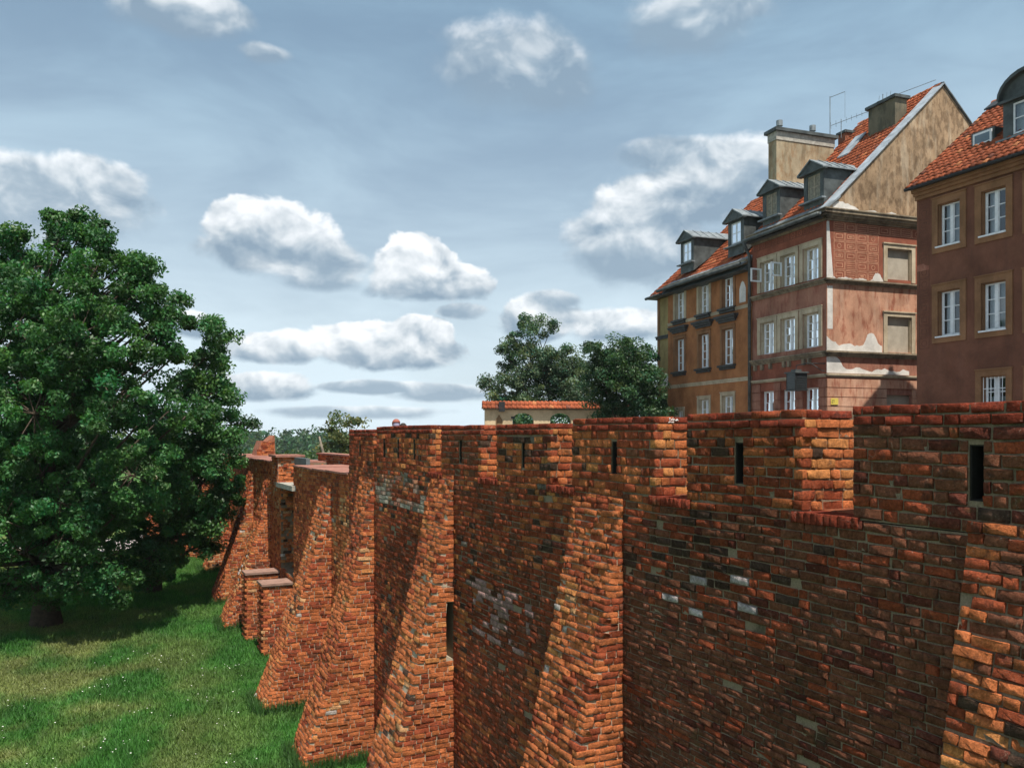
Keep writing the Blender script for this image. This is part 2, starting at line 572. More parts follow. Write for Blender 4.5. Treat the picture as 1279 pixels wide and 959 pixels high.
def bcol(mix, s, z, seed=0):
    cols, cum = MIXN[mix]
    r = rng.random()
    # patches of the same firing lie together
    r = (r * 0.55 + 0.45 * float(np.clip((vnoise(s * 0.55, z * 0.8, 60 + seed, 2) - 0.22) * 1.8, 0, 0.999)))
    c = np.array(cols[int(np.searchsorted(cum, min(r, 0.9999)))]) * rng.uniform(0.82, 1.18)
    if mix in ('curtain', 'parapet', 'near'):
        dark = float(np.clip((vnoise(s * 0.33 + 9, z * 0.42, 80, 3) - 0.46) * 3.0, 0, 1))
        c = c * (1 - 0.45 * dark)
    return c


def course(s0, s1, holes=(), joint=0.014, lens=(0.265, 0.128)):
    parts = [(s0, s1)]
    for a, b_ in holes:
        nxt = []
        for p, q in parts:
            if b_ <= p or a >= q: nxt.append((p, q)); continue
            if a - p > 0.03: nxt.append((p, a))
            if q - b_ > 0.03: nxt.append((b_, q))
        parts = nxt
    res = []
    for p, q in parts:
        s = p
        k = rng.integers(0, 3)
        first = True
        while s < q - 0.02:
            L = lens[0 if k % 3 else 1] * rng.uniform(0.88, 1.12) * (rng.uniform(0.45, 1) if first else 1)
            if rng.random() < 0.06: L *= 0.62
            first = False
            if q - s - L < 0.06: L = q - s
            if L > 0.31: L = L / 2
            res.append((s + L / 2, L - joint * rng.uniform(0.6, 1.5)))
            s += L; k += 1
    return res


def face(host, O, u, v, w, s0, s1, z0, z1, hgt, mix, holes=None, tooth=(0, 0), even=(0, 0), fam='hi', proud=0.0145, jit=0.008, depth=0.11, wave=0.012, lens=(0.265, 0.128), seed=0, skip=None, recol=None):
    """courses of bricks on a plane; holes(z) gives the stretches left open"""
    z, row = z0, 0
    while z < z1 - 0.03:
        h = min(hgt(z) if callable(hgt) else hgt, z1 - z)
        zc = z + h / 2
        a = s0 + (tooth if row % 2 else even)[0]; b_ = s1 - (tooth if row % 2 else even)[1]
        for sc, L in course(a, b_, holes(zc) if holes else (), lens=lens):
            if skip is not None and skip(sc, zc): continue
            wz = wave * (math.sin(sc * 1.7 + zc * 0.6) + math.sin(sc * 0.63 + zc * 1.9 + 2))
            P = O + u * sc + v * (zc + wz) + w * (proud + rng.normal(0, jit))
            tilt = rng.normal(0, 0.018)
            u2 = u + v * tilt; v2 = v - u * tilt
            c = bcol(mix, sc, zc, seed)
            if recol is not None: c = recol(sc, zc, c)
            BR.append((host, P, u2, v2, w, L, (h - 0.011) * rng.uniform(0.9, 1.05), depth, c, fam))
        z += h; row += 1


wall = empty("city_wall", wp(20, 0, -7.4), "long weathered red brick defensive wall with merlons and sloping buttresses above the lawn", "wall")

# ---- plan of the wall: buttresses (near Y, far Y, top z, spread), merlons (near Y, far Y, top z, slits)
BUTT = [(5.05, 6.10, -0.60, 0.95), (10.10, 11.13, -0.74, 1.0), (14.86, 15.90, -0.70, 0.97), (19.10, 20.15, -0.95, 1.0),
        (22.55, 23.65, -1.3, 1.25), (30.3, 31.5, -1.5, 1.28), (33.7, 34.9, -1.4, 1.22), (39.2, 40.4, -1.9, 1.15)]
MERL = [(2.6, 7.03, 0.255, (6.05, 3.9)), (7.54, 9.0, 0.245, (8.28,)), (9.52, 11.17, 0.235, (10.27,)), (11.7, 13.28, 0.195, (12.45,)),
        (13.82, 15.40, 0.195, (14.6,)), (15.90, 18.93, 0.225, (16.7, 17.6, 18.45)), (19.15, 21.0, 0.17, (20.15,))]
SILL = -0.68
gz = lambda Y: float(ground_z(6.4 - 0.5 * Y, Y))


def spread(q, sc):
    return sc * (0.17 * q + 0.014 * q * q)


# ---- curtain: core pieces of mortar and the bricks of its face
REC = (26.9, 28.75, -4.55, -1.72)     # the dark recess: near Y, far Y, bottom, top
core = MB(WF)
core.box(1.6, 21.0, -1.0, 0.0, -8.6, SILL - 0.03)
core.box(21.0, REC[0], -1.6, 0.0, -8.6, -0.98)
core.box(REC[0], REC[1], -2.1, -1.6, -8.6, -0.98)
core.box(REC[0], REC[1], -1.6, 0.0, -8.6, REC[2])
core.box(REC[1], 42.0, -1.6, 0.0, -8.6, -0.93)
core.build("wall_core", M_MORTAR, wall)


def butt_holes(zc):
    h = [(a * YS + 0.03, b_ * YS - 0.03) for a, b_, zt, sc in BUTT if zc < zt - 0.30]
    if REC[2] < zc < REC[3] + 0.9: h.append((REC[0] * YS, REC[1] * YS))
    return h


def lime(s, z, c):
    """remains of a lime wash under the long merlon, and the pale mends"""
    Y = s / YS
    if 15.9 < Y < 19.0 and -1.48 < z < -0.86:
        f = float(vnoise(s * 2.2, z * 5, 5, 3))
        k = 0.85 * np.clip((f - 0.40) * 4, 0, 1) * (1.0 if z < -1.05 else 0.45)
        return c * (1 - k) + np.array((0.42, 0.40, 0.33)) * k
    if 12.2 < Y < 14.2 and -3.3 < z < -2.4 and rng.random() < 0.30:
        return np.array((0.33, 0.20, 0.18)) * rng.uniform(0.7, 1.2)
    if 7.6 < Y < 9.3 and -1.9 < z < -1.15 and rng.random() < 0.08:
        return np.array((0.44, 0.37, 0.36)) * rng.uniform(0.6, 1.2)
    return c


bays = [(1.7, 10.1), (10.1, 14.86), (14.86, 19.1), (19.1, 21.0), (21.0, 22.55), (22.55, 30.3), (30.3, 42.0)]
for i, (a, b_) in enumerate(bays):
    top = SILL if b_ <= 21.0 else (-0.96 if b_ < 31 else -0.93)
    bot = -7.6 if a < 30 else -7.0
    if i == 0:
        hg = lambda z: 0.062 if z < -3.2 else (0.071 if z < -2.0 else 0.086)
        bot = -6.6
    else:
        hg = 0.090 if b_ < 22 else 0.098
    face(wall, WA, d, Z, nrm, a * YS, b_ * YS, bot, top, hg, 'near' if i == 0 else 'curtain' if a < 21 else 'far', butt_holes, fam='hi' if i < 2 else 'lo',
         jit=0.005, wave=0.016, recol=lime, seed=i,
         skip=(lambda s, z: rng.random() < 0.006))
# dark niche bricks inside the recess: back face and the rough far jamb that faces the camera
face(wall, WA - nrm * 1.6, d, Z, nrm, REC[0] * YS, REC[1] * YS, REC[2], REC[3], 0.1, 'curtain', fam='lo')
face(wall, wp(REC[1]), nrm, Z, -d, -1.6, 0.02, REC[2], -0.95, 0.1, 'buttress', fam='lo', tooth=(0, 0.09), jit=0.05, depth=0.2)

# ---- coping slabs of the lower far wall (pinkish flat tiles)
M_CAP = plain("pink_cap_tile", (0.30, 0.135, 0.10), 0.85, 0.25, 5)
for a, b_, zt in ((21.05, 26.85, -0.925), (28.8, 42.0, -0.88)):
    Y = a
    while Y < b_ - 0.05:
        L = min(0.5, b_ - Y)
        mb = MB(WF); j = rng.normal(0, 0.006)
        mb.box(Y + 0.006, Y + L - 0.006, -1.62, 0.05 + rng.normal(0, 0.006), zt - 0.05 + j, zt + j)
        mb.build("cap_tile", M_CAP, wall)
        Y += L

# ---- gate pier, lintel slab and grey metal panel above the recess
M_STONE = plain("grey_stone", (0.34, 0.32, 0.28), 0.9, 0.3, 7, bmp=0.3)
M_PANEL = plain("grey_panel", (0.115, 0.135, 0.14), 0.55, 0.2, 3)
MB(WF).box(26.55, 28.95, -0.8, 0.14, -1.74, -1.58).build("lintel_slab", M_STONE, wall)
MB(WF).box(27.0, 28.6, -0.55, -0.42, -1.57, -0.72).build("metal_panel", M_PANEL, wall)
pier = MB(WF).box(28.75, 29.75, -0.7, 0.10, -1.7, -0.72).build("gate_pier", M_MORTARP, wall)
face(pier, wp(0, 0.10), d, Z, nrm, 28.75 * YS, 29.75 * YS, -1.7, -0.72, 0.098, 'far', fam='lo')
face(pier, wp(28.75), nrm, Z, -d, -0.7, 0.10, -1.7, -0.72, 0.098, 'quoin', fam='lo')
MB(WF).box(28.65, 29.85, -0.8, 0.2, -0.715, -0.64).build("pier_cap", M_CAP, pier)
# inner parapet across the walk
inner = MB(WF).box(24.3, 30.0, -2.0, -1.62, -1.2, -0.66).build("inner_parapet", M_MORTARP, wall)
face(inner, WA - nrm * 1.62, d, Z, nrm, 24.3 * YS, 30.0 * YS, -1.2, -0.66, 0.09, 'far', fam='lo')
face(inner, wp(24.3), nrm, Z, -d, -2.0, -1.62, -1.2, -0.66, 0.09, 'quoin', fam='lo')
MB(WF).box(24.2, 30.1, -2.05, -1.57, -0.655, -0.60).build("parapet_cap", M_CAP, inner)

# ---- embrasure sills: rowlock course in front, flat top
gaps = [(MERL[i][1], MERL[i + 1][0]) for i in range(len(MERL) - 1)]
for a, b_ in gaps:
    if b_ - a < 0.3: continue
    mid = wp((a + b_) / 2, 0, SILL - 0.1)
    sill = MB(WF).box(a - 0.05, b_ + 0.05, -0.98, -0.02, SILL - 0.028, SILL - 0.008).build("embrasure_sill", M_MORTARP, wall)
    s = a * YS - 0.07
    while s < b_ * YS + 0.06:
        L = 0.075 * rng.uniform(0.9, 1.1)
        P = WA + d * (s + L / 2) + Z * (SILL + 0.005) + nrm * 0.035
        BR.append((sill, P + Z * (-0.055), d, Z, nrm, L - 0.008, 0.105, 0.30, np.array(PAL['deep']) * rng.uniform(0.8, 1.3), 'new'))
        s += L
    for q in range(3):
        for ss, L in course(a * YS, b_ * YS):
            P = WA + d * ss + Z * (SILL + 0.012) - nrm * (0.33 + 0.2 * q)
            BR.append((sill, P, d, nrm, Z, L, 0.19, 0.05, np.array(PAL['red']) * (0.9, 1.25, 1.4) * rng.uniform(0.8, 1.2), 'new'))

# ---- merlons
M_SLITSHADE = plain("black_slit_shade", (0.020, 0.017, 0.015), 0.95, 0.3, 9, bmp=0.4)  # near-black colour that paints the shade inside the slits
for mi, (a, b_, zt, slits) in enumerate(MERL):
    core = MB(WF)
    TH = 0.66
    cuts = sorted((c - 0.055 * (0.95 if mi == 0 else 1), c + 0.055 * (0.95 if mi == 0 else 1)) for c in slits)
    e0 = a
    for c0, c1 in cuts:
        core.box(e0, c0, -TH, 0, SILL - 0.02, zt - 0.02); e0 = c1
        core.box(c0, c1, -TH, 0, SILL - 0.02, -0.47); core.box(c0, c1, -TH, 0, -0.06, zt - 0.02)
        core.box(c0 - 0.02, c1 + 0.02, -TH - 0.03, -TH, -0.52, -0.02)
    core.box(e0, b_, -TH, 0, SILL - 0.02, zt - 0.02)
    mer = core.build("merlon", M_MORTAR, wall, recalc=False)
    for c0, c1 in cuts:  # lining added to each slit, its inner shade put into the colour
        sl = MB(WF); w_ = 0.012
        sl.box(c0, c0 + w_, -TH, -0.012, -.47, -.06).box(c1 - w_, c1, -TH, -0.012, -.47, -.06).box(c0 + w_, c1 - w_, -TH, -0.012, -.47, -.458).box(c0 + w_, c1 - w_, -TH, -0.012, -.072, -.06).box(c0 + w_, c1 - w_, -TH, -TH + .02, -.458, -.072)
        sl.build('slit_shade_lining', M_SLITSHADE, mer, recalc=False)
    fam = 'hi' if b_ < 15.5 else 'lo'
    hol = lambda zc, cuts=cuts: [(c0 * YS, c1 * YS) for c0, c1 in cuts] if -0.47 < zc < -0.06 else []
    body_top = zt - 0.172
    nrow = round((body_top - SILL) / 0.1)
    hb = (body_top - SILL) / nrow
    face(mer, WA, d, Z, nrm, a * YS, b_ * YS, SILL, body_top, hb, 'parapet' if mi else 'near', hol, tooth=(0.11, 0), even=(-0.022, 0), fam=fam, jit=0.005, seed=20 + mi)
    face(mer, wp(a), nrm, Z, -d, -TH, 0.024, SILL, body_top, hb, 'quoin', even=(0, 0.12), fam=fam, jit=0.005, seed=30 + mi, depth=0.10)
    # two smooth coping courses
    face(mer, WA + nrm * 0.008, d, Z, nrm, a * YS - 0.012, b_ * YS, body_top + 0.002, zt - 0.086, 0.086, 'coping', tooth=(0, 0), fam='new', jit=0.004, wave=0.003, depth=0.24, seed=40)
    face(mer, WA + nrm * 0.0, d, Z, nrm, a * YS - 0.012, b_ * YS, zt - 0.084, zt, 0.084, 'coping', fam='new', jit=0.005, wave=0.003, depth=0.26, seed=41)
    face(mer, wp(a) - d * 0.012, nrm, Z, -d, -TH, -0.02, body_top + 0.002, zt - 0.086, 0.086, 'quoin' if mi else 'coping', fam='new', jit=0.004, wave=0.0, depth=0.2)
    face(mer, wp(a) - d * 0.006, nrm, Z, -d, -TH + 0.05, -0.04, zt - 0.084, zt - 0.002, 0.082, 'coping', fam='new', jit=0.004, wave=0.0, depth=0.2)

# ---- buttresses
for bi, (a, b_, zt, sc) in enumerate(BUTT):
    g = gz((a + b_) / 2) - 0.9
    zs = np.linspace(zt, g, 26)
    prof = [(a, -0.05, zt)] + [(a, spread(zt - z, sc) - .004, z) for z in zs] + [(a, -0.05, g)]
    NICHE = bi == 2
    core = MB(WF)
    if NICHE:   # the hollow in the near flank beside the wall
        zn0, zn1, tn = -4.0, -2.95, 0.15
        p1 = [(a, -0.05, zt)] + [(a, spread(zt - z, sc), z) for z in zs] + [(a, -0.05, g), (a, -0.05, zn0), (a, tn, zn0 + 0.1), (a, tn * 1.1, zn1 - 0.3), (a, tn * 0.9, zn1), (a, -0.05, zn1)]
        core.prism(p1, (0.55, 0, 0))
        core.prism([(a + 0.55, p[1], p[2]) for p in prof], (b_ - a - 0.55, 0, 0))
    else:
        core.prism(prof, (b_ - a, 0, 0))
    but = core.build("buttress", M_MORTARP if bi else M_MORTAR, wall)
    fam = 'hi' if b_ < 12 else 'lo'
    h0 = 0.080 if bi == 1 else 0.086 if bi in (0, 2) else 0.094
    z, row = zt - 0.01, 0
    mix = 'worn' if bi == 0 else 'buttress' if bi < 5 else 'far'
    while z > g + 0.5:
        q = zt - z
        zc = z - h0 / 2
        t = spread(zt - zc, sc)
        slope = sc * (0.17 + 0.028 * (zt - zc))
        vv = Z - nrm * slope; vv = vv / np.linalg.norm(vv)
        ww = nrm + Z * slope; ww = ww / np.linalg.norm(ww)
        # sloping front
        a0 = a * YS + (0.10 if row % 2 else -0.022)
        for s, L in course(a0, b_ * YS):
            P = WA + d * s + nrm * (t + 0.020 + rng.normal(0, 0.009)) + Z * (zc + rng.normal(0, 0.004) + 0.02 * math.sin(s * 2 + zc))
            BR.append((but, P, d + Z * rng.normal(0, 0.03), vv, ww, L, h0 * rng.uniform(0.82, 0.93), 0.13, bcol(mix, s, zc, 70 + bi), fam))
        # near flank, which faces the camera
        e = t + (0.035 if row % 2 else -0.10) + rng.normal(0, 0.008)
        hs = [(-0.1, tn)] if NICHE and zn0 < zc < zn1 else []
        if e > 0.05:
            for s, L in course(0.0, e, hs):
                P = wp(a) + nrm * s - d * (0.018 + rng.normal(0, 0.006)) + Z * (zc + 0.012 * math.sin(s * 3 + zc * 2))
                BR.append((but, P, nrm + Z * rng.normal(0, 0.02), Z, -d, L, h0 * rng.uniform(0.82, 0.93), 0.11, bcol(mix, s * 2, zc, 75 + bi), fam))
        z -= h0; row += 1

# ---- two low toothed stubs with pale caps at the foot of the recess
M_CAPP = plain("pale_cap_stone", (0.27, 0.165, 0.13), 0.9, 0.25, 5, bmp=0.3)
for a, b_, t1, zt in ((28.9, 29.5, 1.1, -4.72), (27.0, 27.7, 0.92, -4.78)):
    st = MB(WF).box(a, b_, 0.0, t1, -8.2, zt).build("wall_stub", M_MORTARP, wall)
    face(st, wp(a), nrm, Z, -d, 0.0, t1 - 0.02, -8.0, zt, 0.1, 'far', fam='lo', tooth=(0, 0), jit=0.006)
    z, row = -8.0, 0
    while z < zt - 0.05:        # protruding headers of the unfinished bond
        for s, L in course(a * YS - 0.022, b_ * YS):
            P = WA + d * s + nrm * (t1 + (0.08 if row % 2 else 0.02)) + Z * (z + 0.05)
            BR.append((st, P, d, Z, nrm, L, 0.088, 0.2, bcol('far', s, z), 'lo'))
        z += 0.1; row += 1
    MB(WF).box(a - 0.06, b_ + 0.06, -0.02, t1 + 0.08, zt, zt + 0.07).build("stub_cap", M_CAPP, st)

# ---- broken tower stump behind the far end
stump = MB(WF).prism([(38.6, -1.0, -1.0), (38.6, -1.9, -1.0), (38.6, -1.85, 0.05), (38.6, -1.5, -0.25), (38.6, -1.25, -0.2), (38.6, -1.1, -0.6)], (1.2, 0, 0)).build("broken_stump", plain("red_rubble", (0.27, 0.105, 0.06), 0.95, 0.4, 9, bmp=0.6), wall)
face(stump, wp(38.6), nrm, Z, -d, -1.85, -1.05, -1.0, -0.25, 0.1, 'far', fam='lo', skip=lambda s, z: z > -0.6 and s > -1.2)

# ---- pick the bricks that show largest: they become objects, the rest of each host one joined piece
C3 = [Vector((0, 0, 0))]
score = np.zeros(len(BR))
for i, (host, P, u, v, w, L, h, dep, c, fam) in enumerate(BR):
    if P[1] < 0.5: continue
    X, Yp = 640 + FPX * P[0] / P[1], 545 - FPX * P[2] / P[1]
    if not (-8 < X < 1287 and -8 < Yp < 967): continue
    dist = np.linalg.norm(P)
    f = -np.dot(P, w) / dist
    if f <= 0: continue
    score[i] = L * h * f / dist ** 2
order = np.argsort(-score)
single = set(order[:300].tolist())
meshes = {}
for fam, lst in (('hi', PROTO_HI), ('lo', PROTO_LO), ('new', PROTO_NEW)):
    for k, (V, F) in enumerate(lst):
        me = bpy.data.meshes.new("brick")
        me.from_pydata(V.tolist(), [], F.tolist())
        me.polygons.foreach_set('use_smooth', np.ones(len(me.polygons), bool))
        me.materials.append(M_BRICK1)
        meshes[fam, k] = me
PROTO = {'hi': PROTO_HI, 'lo': PROTO_LO, 'new': PROTO_NEW}
byhost = {}
for i, rec in enumerate(BR):
    host, P, u, v, w, L, h, dep, c, fam = rec
    k = int(rng.integers(0, len(PROTO[fam])))
    if i in single:
        o = bpy.data.objects.new("brick", meshes[fam, k])
        link(o, host, P)
        M = Matrix(((u[0] * L, w[0] * dep, v[0] * h), (u[1] * L, w[1] * dep, v[1] * h), (u[2] * L, w[2] * dep, v[2] * h))).to_4x4()
        M.translation = Vector(tuple(P - ORI[host]))
        o.matrix_basis = M
        o.color = (float(c[0]), float(c[1]), float(c[2]), 1)
    else:
        byhost.setdefault((host, fam), []).append((k, P, u * L, w * dep, v * h, c))
hosts = {}
for (host, fam), recs in byhost.items():
    for k in range(len(PROTO[fam])):
        rs = [r for r in recs if r[0] == k]
        if not rs: continue
        V, F = PROTO[fam][k]
        P = np.array([r[1] for r in rs]); U = np.array([r[2] for r in rs]); W = np.array([r[3] for r in rs]); VV = np.array([r[4] for r in rs]); c = np.array([r[5] for r in rs])
        pts = P[:, None, :] + V[None, :, 0:1] * U[:, None, :] + V[None, :, 1:2] * W[:, None, :] + V[None, :, 2:3] * VV[:, None, :]
        cols = np.repeat(c[:, None, :], len(V), 1)
        hosts.setdefault(host, []).append((pts.reshape(-1, 3), np.tile(F, (len(rs), 1, 1)).reshape(-1, 4) + np.repeat(np.arange(len(rs)) * len(V), len(F))[:, None], cols.reshape(-1, 3)))
for host, chunks in hosts.items():
    off, VV, FF, CC = 0, [], [], []
    for p, f, c in chunks:
        VV.append(p); FF.append(f + off); CC.append(c); off += len(p)
    VV, FF, CC = np.concatenate(VV), np.concatenate(FF), np.concatenate(CC)
    mesh_obj("brickwork", VV, FF, M_BRICK, host, smooth=True, vcol=CC, kind='stuff')

# white scribble on the coping brick of the third merlon's end
M_CHALK = plain("white_paint", (0.75, 0.74, 0.72), 0.8, 0.1, 8, bmp=0)
p0 = wp(9.52)
mb = MB()
for k, (x0, z0, x1, z1) in enumerate([(-.30, .178, -.285, .205), (-.285, .205, -.27, .178), (-.26, .18, -.245, .2), (-.245, .2, -.23, .182), (-.225, .215, -.22, .18), (-.21, .2, -.195, .18), (-.19, .21, -.17, .21), (-.18, .21, -.18, .178),
                                       (-.24, .165, -.2, .162), (-.19, .168, -.16, .160), (-.30, .19, -.26, .188)]):
    q0 = p0 + nrm * x0 - d * 0.030 + Z * z0; q1 = p0 + nrm * x1 - d * 0.030 + Z * z1
    mb.tube([tuple(q0), tuple(q1)], 0.0035, 4)
mb.build("chalk_mark", M_CHALK, wall)

# ------------------------------------------------------------------ street level behind the wall
M_STREET = plain("cobble_street", (0.16, 0.15, 0.14), 0.9, 0.25, 3, bmp=0.4)
st = [tuple(wp(Y, -0.95))[:2] for Y in (-4, 20.9)] + [tuple(wp(Y, -1.55))[:2] for Y in (21.1, 41.5)] + [(-13, 52), (20, 95), (90, 95), (90, -4)]
mb = MB()
k = mb.pts([(x, y, -1.45) for x, y in st]); k2 = mb.pts([(x, y, -8.8) for x, y in st])
mb.F.append(k)
for i in range(len(st)):
    j = (i + 1) % len(st)
    mb.F.append([k[i], k[j], k2[j], k2[i]])
mb.build("street", M_STREET, None, kind='structure')

# ------------------------------------------------------------------ house materials
M_PINK = plaster("pink_plaster", (0.31, 0.145, 0.100), (0.21, 0.075, 0.052), (0.40, 0.22, 0.15), 0.47, 0.56, 0.35, 9, 0.75, 0.5)
M_PINKSIDE = plaster("peach_plaster", (0.46, 0.25, 0.165), (0.29, 0.105, 0.065), (0.56, 0.38, 0.28), 0.50, 0.54, 0.30, 9, 0.9, 0.6)
M_SGRAF = plaster("red_sgraffito_plaster", (0.25, 0.085, 0.053), (0.34, 0.14, 0.09), (0.17, 0.05, 0.032), 0.55, 0.55, 0.6, 10, 0.5, 0.45)
M_SLINE = plain("pale_sgraffito_line", (0.42, 0.21, 0.13), 0.9, 0.35, 5)
M_SLINE_D = plain("dull_sgraffito_line", (0.13, 0.05, 0.034), 0.9, 0.3, 5)
M_GABLE = plaster("ochre_gable_plaster", (0.33, 0.225, 0.138), (0.155, 0.10, 0.06), (0.46, 0.38, 0.28), 0.46, 0.53, 0.5, 9, 0.9, 0.6)
M_CHIM = plaster("chimney_plaster", (0.38, 0.31, 0.21), (0.30, 0.19, 0.105), (0.16, 0.125, 0.08), 0.46, 0.54, 0.4, 7, 0.8, 0.7)
M_OCHRE = plaster("ochre_plaster", (0.345, 0.148, 0.062), (0.26, 0.105, 0.047), (0.22, 0.085, 0.035), 0.50, 0.56, 0.4, 5, 0.7, 0.5)
M_OLIVE = plaster("olive_plaster", (0.30, 0.235, 0.105), (0.22, 0.17, 0.075), (0.15, 0.10, 0.05), 0.5, 0.55, 0.4, 5, 0.7, 0.6)
M_BROWN = plaster("brown_plaster", (0.165, 0.071, 0.045), (0.20, 0.09, 0.056), (0.11, 0.054, 0.04), 0.52, 0.56, 0.5, 4, 0.7, 0.45)
M_FRAME_B = plaster("brown_surround", (0.25, 0.13, 0.068), (0.20, 0.105, 0.05), (0.15, 0.08, 0.045), 0.52, 0.58, 0.5, 5, 0.6, 0.5)
M_TRIM = plaster("cream_trim", (0.45, 0.375, 0.27), (0.33, 0.26, 0.17), (0.20, 0.15, 0.10), 0.52, 0.56, 0.5, 6, 0.7, 0.6)
M_TRIMDARK = plaster("weathered_cornice", (0.25, 0.20, 0.14), (0.12, 0.095, 0.07), (0.36, 0.30, 0.22), 0.48, 0.58, 0.7, 6, 0.8, 0.5)
M_NEWPL = plaster("white_patch_plaster", (0.60, 0.575, 0.54), (0.50, 0.47, 0.43), (0.66, 0.64, 0.62), 0.55, 0.6, 0.6, 5, 0.5, 0.4)
M_ZINC = plain("zinc_sheet", (0.20, 0.225, 0.24), 0.6, 0.35, 3, metal=0.25, bmp=0.12)
M_ZINCL = plain("pale_zinc_sheet", (0.30, 0.34, 0.38), 0.6, 0.3, 3, metal=0.2, bmp=0.12)
M_ZINCD = plain("dark_zinc_sheet", (0.075, 0.085, 0.085), 0.6, 0.45, 2.5, metal=0.2, bmp=0.12)
M_WHITE = plain("white_window_paint", (0.74, 0.76, 0.78), 0.5, 0.10, 9, bmp=0.05)
M_OLDWOOD = plain("old_cream_wood", (0.52, 0.45, 0.33), 0.7, 0.25, 9, bmp=0.1)
M_IRON = plain("black_iron", (0.022, 0.024, 0.025), 0.5, 0.2, 9, bmp=0.05)
M_SILL = plain("dark_sill_sheet", (0.055, 0.055, 0.055), 0.6, 0.3, 4)
M_BLIND = plain("blind_window_plaster", (0.38, 0.335, 0.27), 0.9, 0.15, 3)
M_CURT = plain("white_curtain", (0.70, 0.72, 0.74), 0.9, 0.12, 20, bmp=0.3)
M_DUSTY = plain("dusty_net", (0.22, 0.20, 0.16), 0.9, 0.3, 8)
M_DUSTYF = plain("weathered_wood", (0.30, 0.26, 0.20), 0.8, 0.3, 8)
M_DARK = plain("dark_room", (0.03, 0.028, 0.026), 0.9, 0.2, 3)

M_GLASS = bpy.data.materials.new("window_glass")
M_GLASS.use_nodes = True
gn = Nodes(M_GLASS.node_tree)
M_GLASS.node_tree.nodes.clear()
tr = gn.new('ShaderNodeBsdfTransparent', {'Color': (0.72, 0.78, 0.80)})
gl = gn.new('ShaderNodeBsdfGlossy', {'Color': (0.9, 0.95, 1.0), 'Roughness': 0.03})
fr = gn.new('ShaderNodeFresnel', {'IOR': 1.52})
ms = gn.new('ShaderNodeMixShader', {0: gn.m('ADD', gn.m('MULTIPLY', fr.outputs[0], 1.3), 0.05, clamp=True), 1: tr.outputs[0], 2: gl.outputs[0]})
go = gn.new('ShaderNodeOutputMaterial')
M_GLASS.node_tree.links.new(ms.outputs[0], go.inputs[0])

m, n, b, pos = material("clay_roof_tile", 0.85, 0.25)
src = n.new('ShaderNodeAttribute', attribute_name='tint').outputs['Color']
f1 = n.noise(pos, 3.0, 6, 0.7); f2 = n.noise(pos, 25, 4, 0.65)
k = n.m('MULTIPLY', n.ramp(f1, 0.25, 0.75, 0.7, 1.2), n.ramp(f2, 0.25, 0.75, 0.7, 1.25))
gg = n.new('ShaderNodeCombineColor', {0: k, 1: k, 2: k})
c = n.mix(1.0, src, gg.outputs[0], 'MULTIPLY')
lich = n.noise(pos, 7, 6, 0.7)
c = n.mix(n.m('MULTIPLY', n.ramp(lich, 0.58, 0.7), 0.6), c, (0.055, 0.045, 0.04))
n.put(b.inputs['Base Color'], c)
bump(n, b, f2, 0.3, 0.01)
M_TILE = m


def tile_rows(name, fr, u0, u1, low, high, parent, pitch=0.21, course_len=0.32, seed=1, dark=0.0, cut=None):
    """pantiles on the slope from low=(v,z) to high=(v,z) between u0 and u1"""
    r = np.random.default_rng(seed)
    low, high = np.array(low, float), np.array(high, float)
    Ls = np.linalg.norm(high - low)
    sv, sz = (high - low) / Ls
    nv, nz = -sz, sv                       # outward normal in (v, z)
    if nz < 0: nv, nz = -nv, -nz
    nr, nc = max(1, int(round(Ls / course_len))), max(1, int(round((u1 - u0) / pitch)))
    cl, pt = Ls / nr, (u1 - u0) / nc
    prof = [(0.0, 0.0), (0.16, 0.040), (0.36, 0.052), (0.56, 0.030), (0.76, 0.004), (1.0, 0.0)]
    V, F, C = [], [], []
    for j in range(nr):
        for i in range(nc):
            if cut is not None and cut(u0 + (i + .5) * pt, low[0] + sv * cl * (j + .5)): continue
            k = len(V)
            dz = r.normal(0, 0.006); tw = r.normal(0, 0.01)
            wear = float(vnoise(i * .17 + seed * 3.1, j * .22, 11 + seed, 3))
            base = np.array((0.32, 0.082, 0.034)) * r.uniform(0.82, 1.12) * (0.45 + 1.1 * wear)
            x = r.random()
            if x < 0.05: base = np.array((0.20, 0.070, 0.045)) * r.uniform(0.7, 1.1)
            elif x < 0.08: base = np.array((0.46, 0.17, 0.07))
            base = base * (1 - dark * r.uniform(0.3, 1))
            for e, lift in ((-0.06, 0.045), (1.02, 0.008)):
                for px_, ph in prof:
                    s_ = (j + e) * cl
                    h_ = ph + lift + dz + 0.02
                    V.append(fr(u0 + (i + px_) * pt + tw * e, low[0] + sv * s_ + nv * h_, low[1] + sz * s_ + nz * h_)); C.append(base)
            for px_, ph in prof:           # thickness of the lower edge
                s_ = (j - 0.06) * cl; h_ = ph + 0.02 + dz
                V.append(fr(u0 + (i + px_) * pt, low[0] + sv * s_ + nv * h_, low[1] + sz * s_ + nz * h_)); C.append(base * 0.9)
            for q in range(5):
                F.append((k + q, k + q + 1, k + 7 + q, k + 6 + q)); F.append((k + 12 + q, k + 13 + q, k + q + 1, k + q))
    return mesh_obj(name, np.array(V), np.array(F), M_TILE, parent, vcol=np.array(C), kind='stuff')


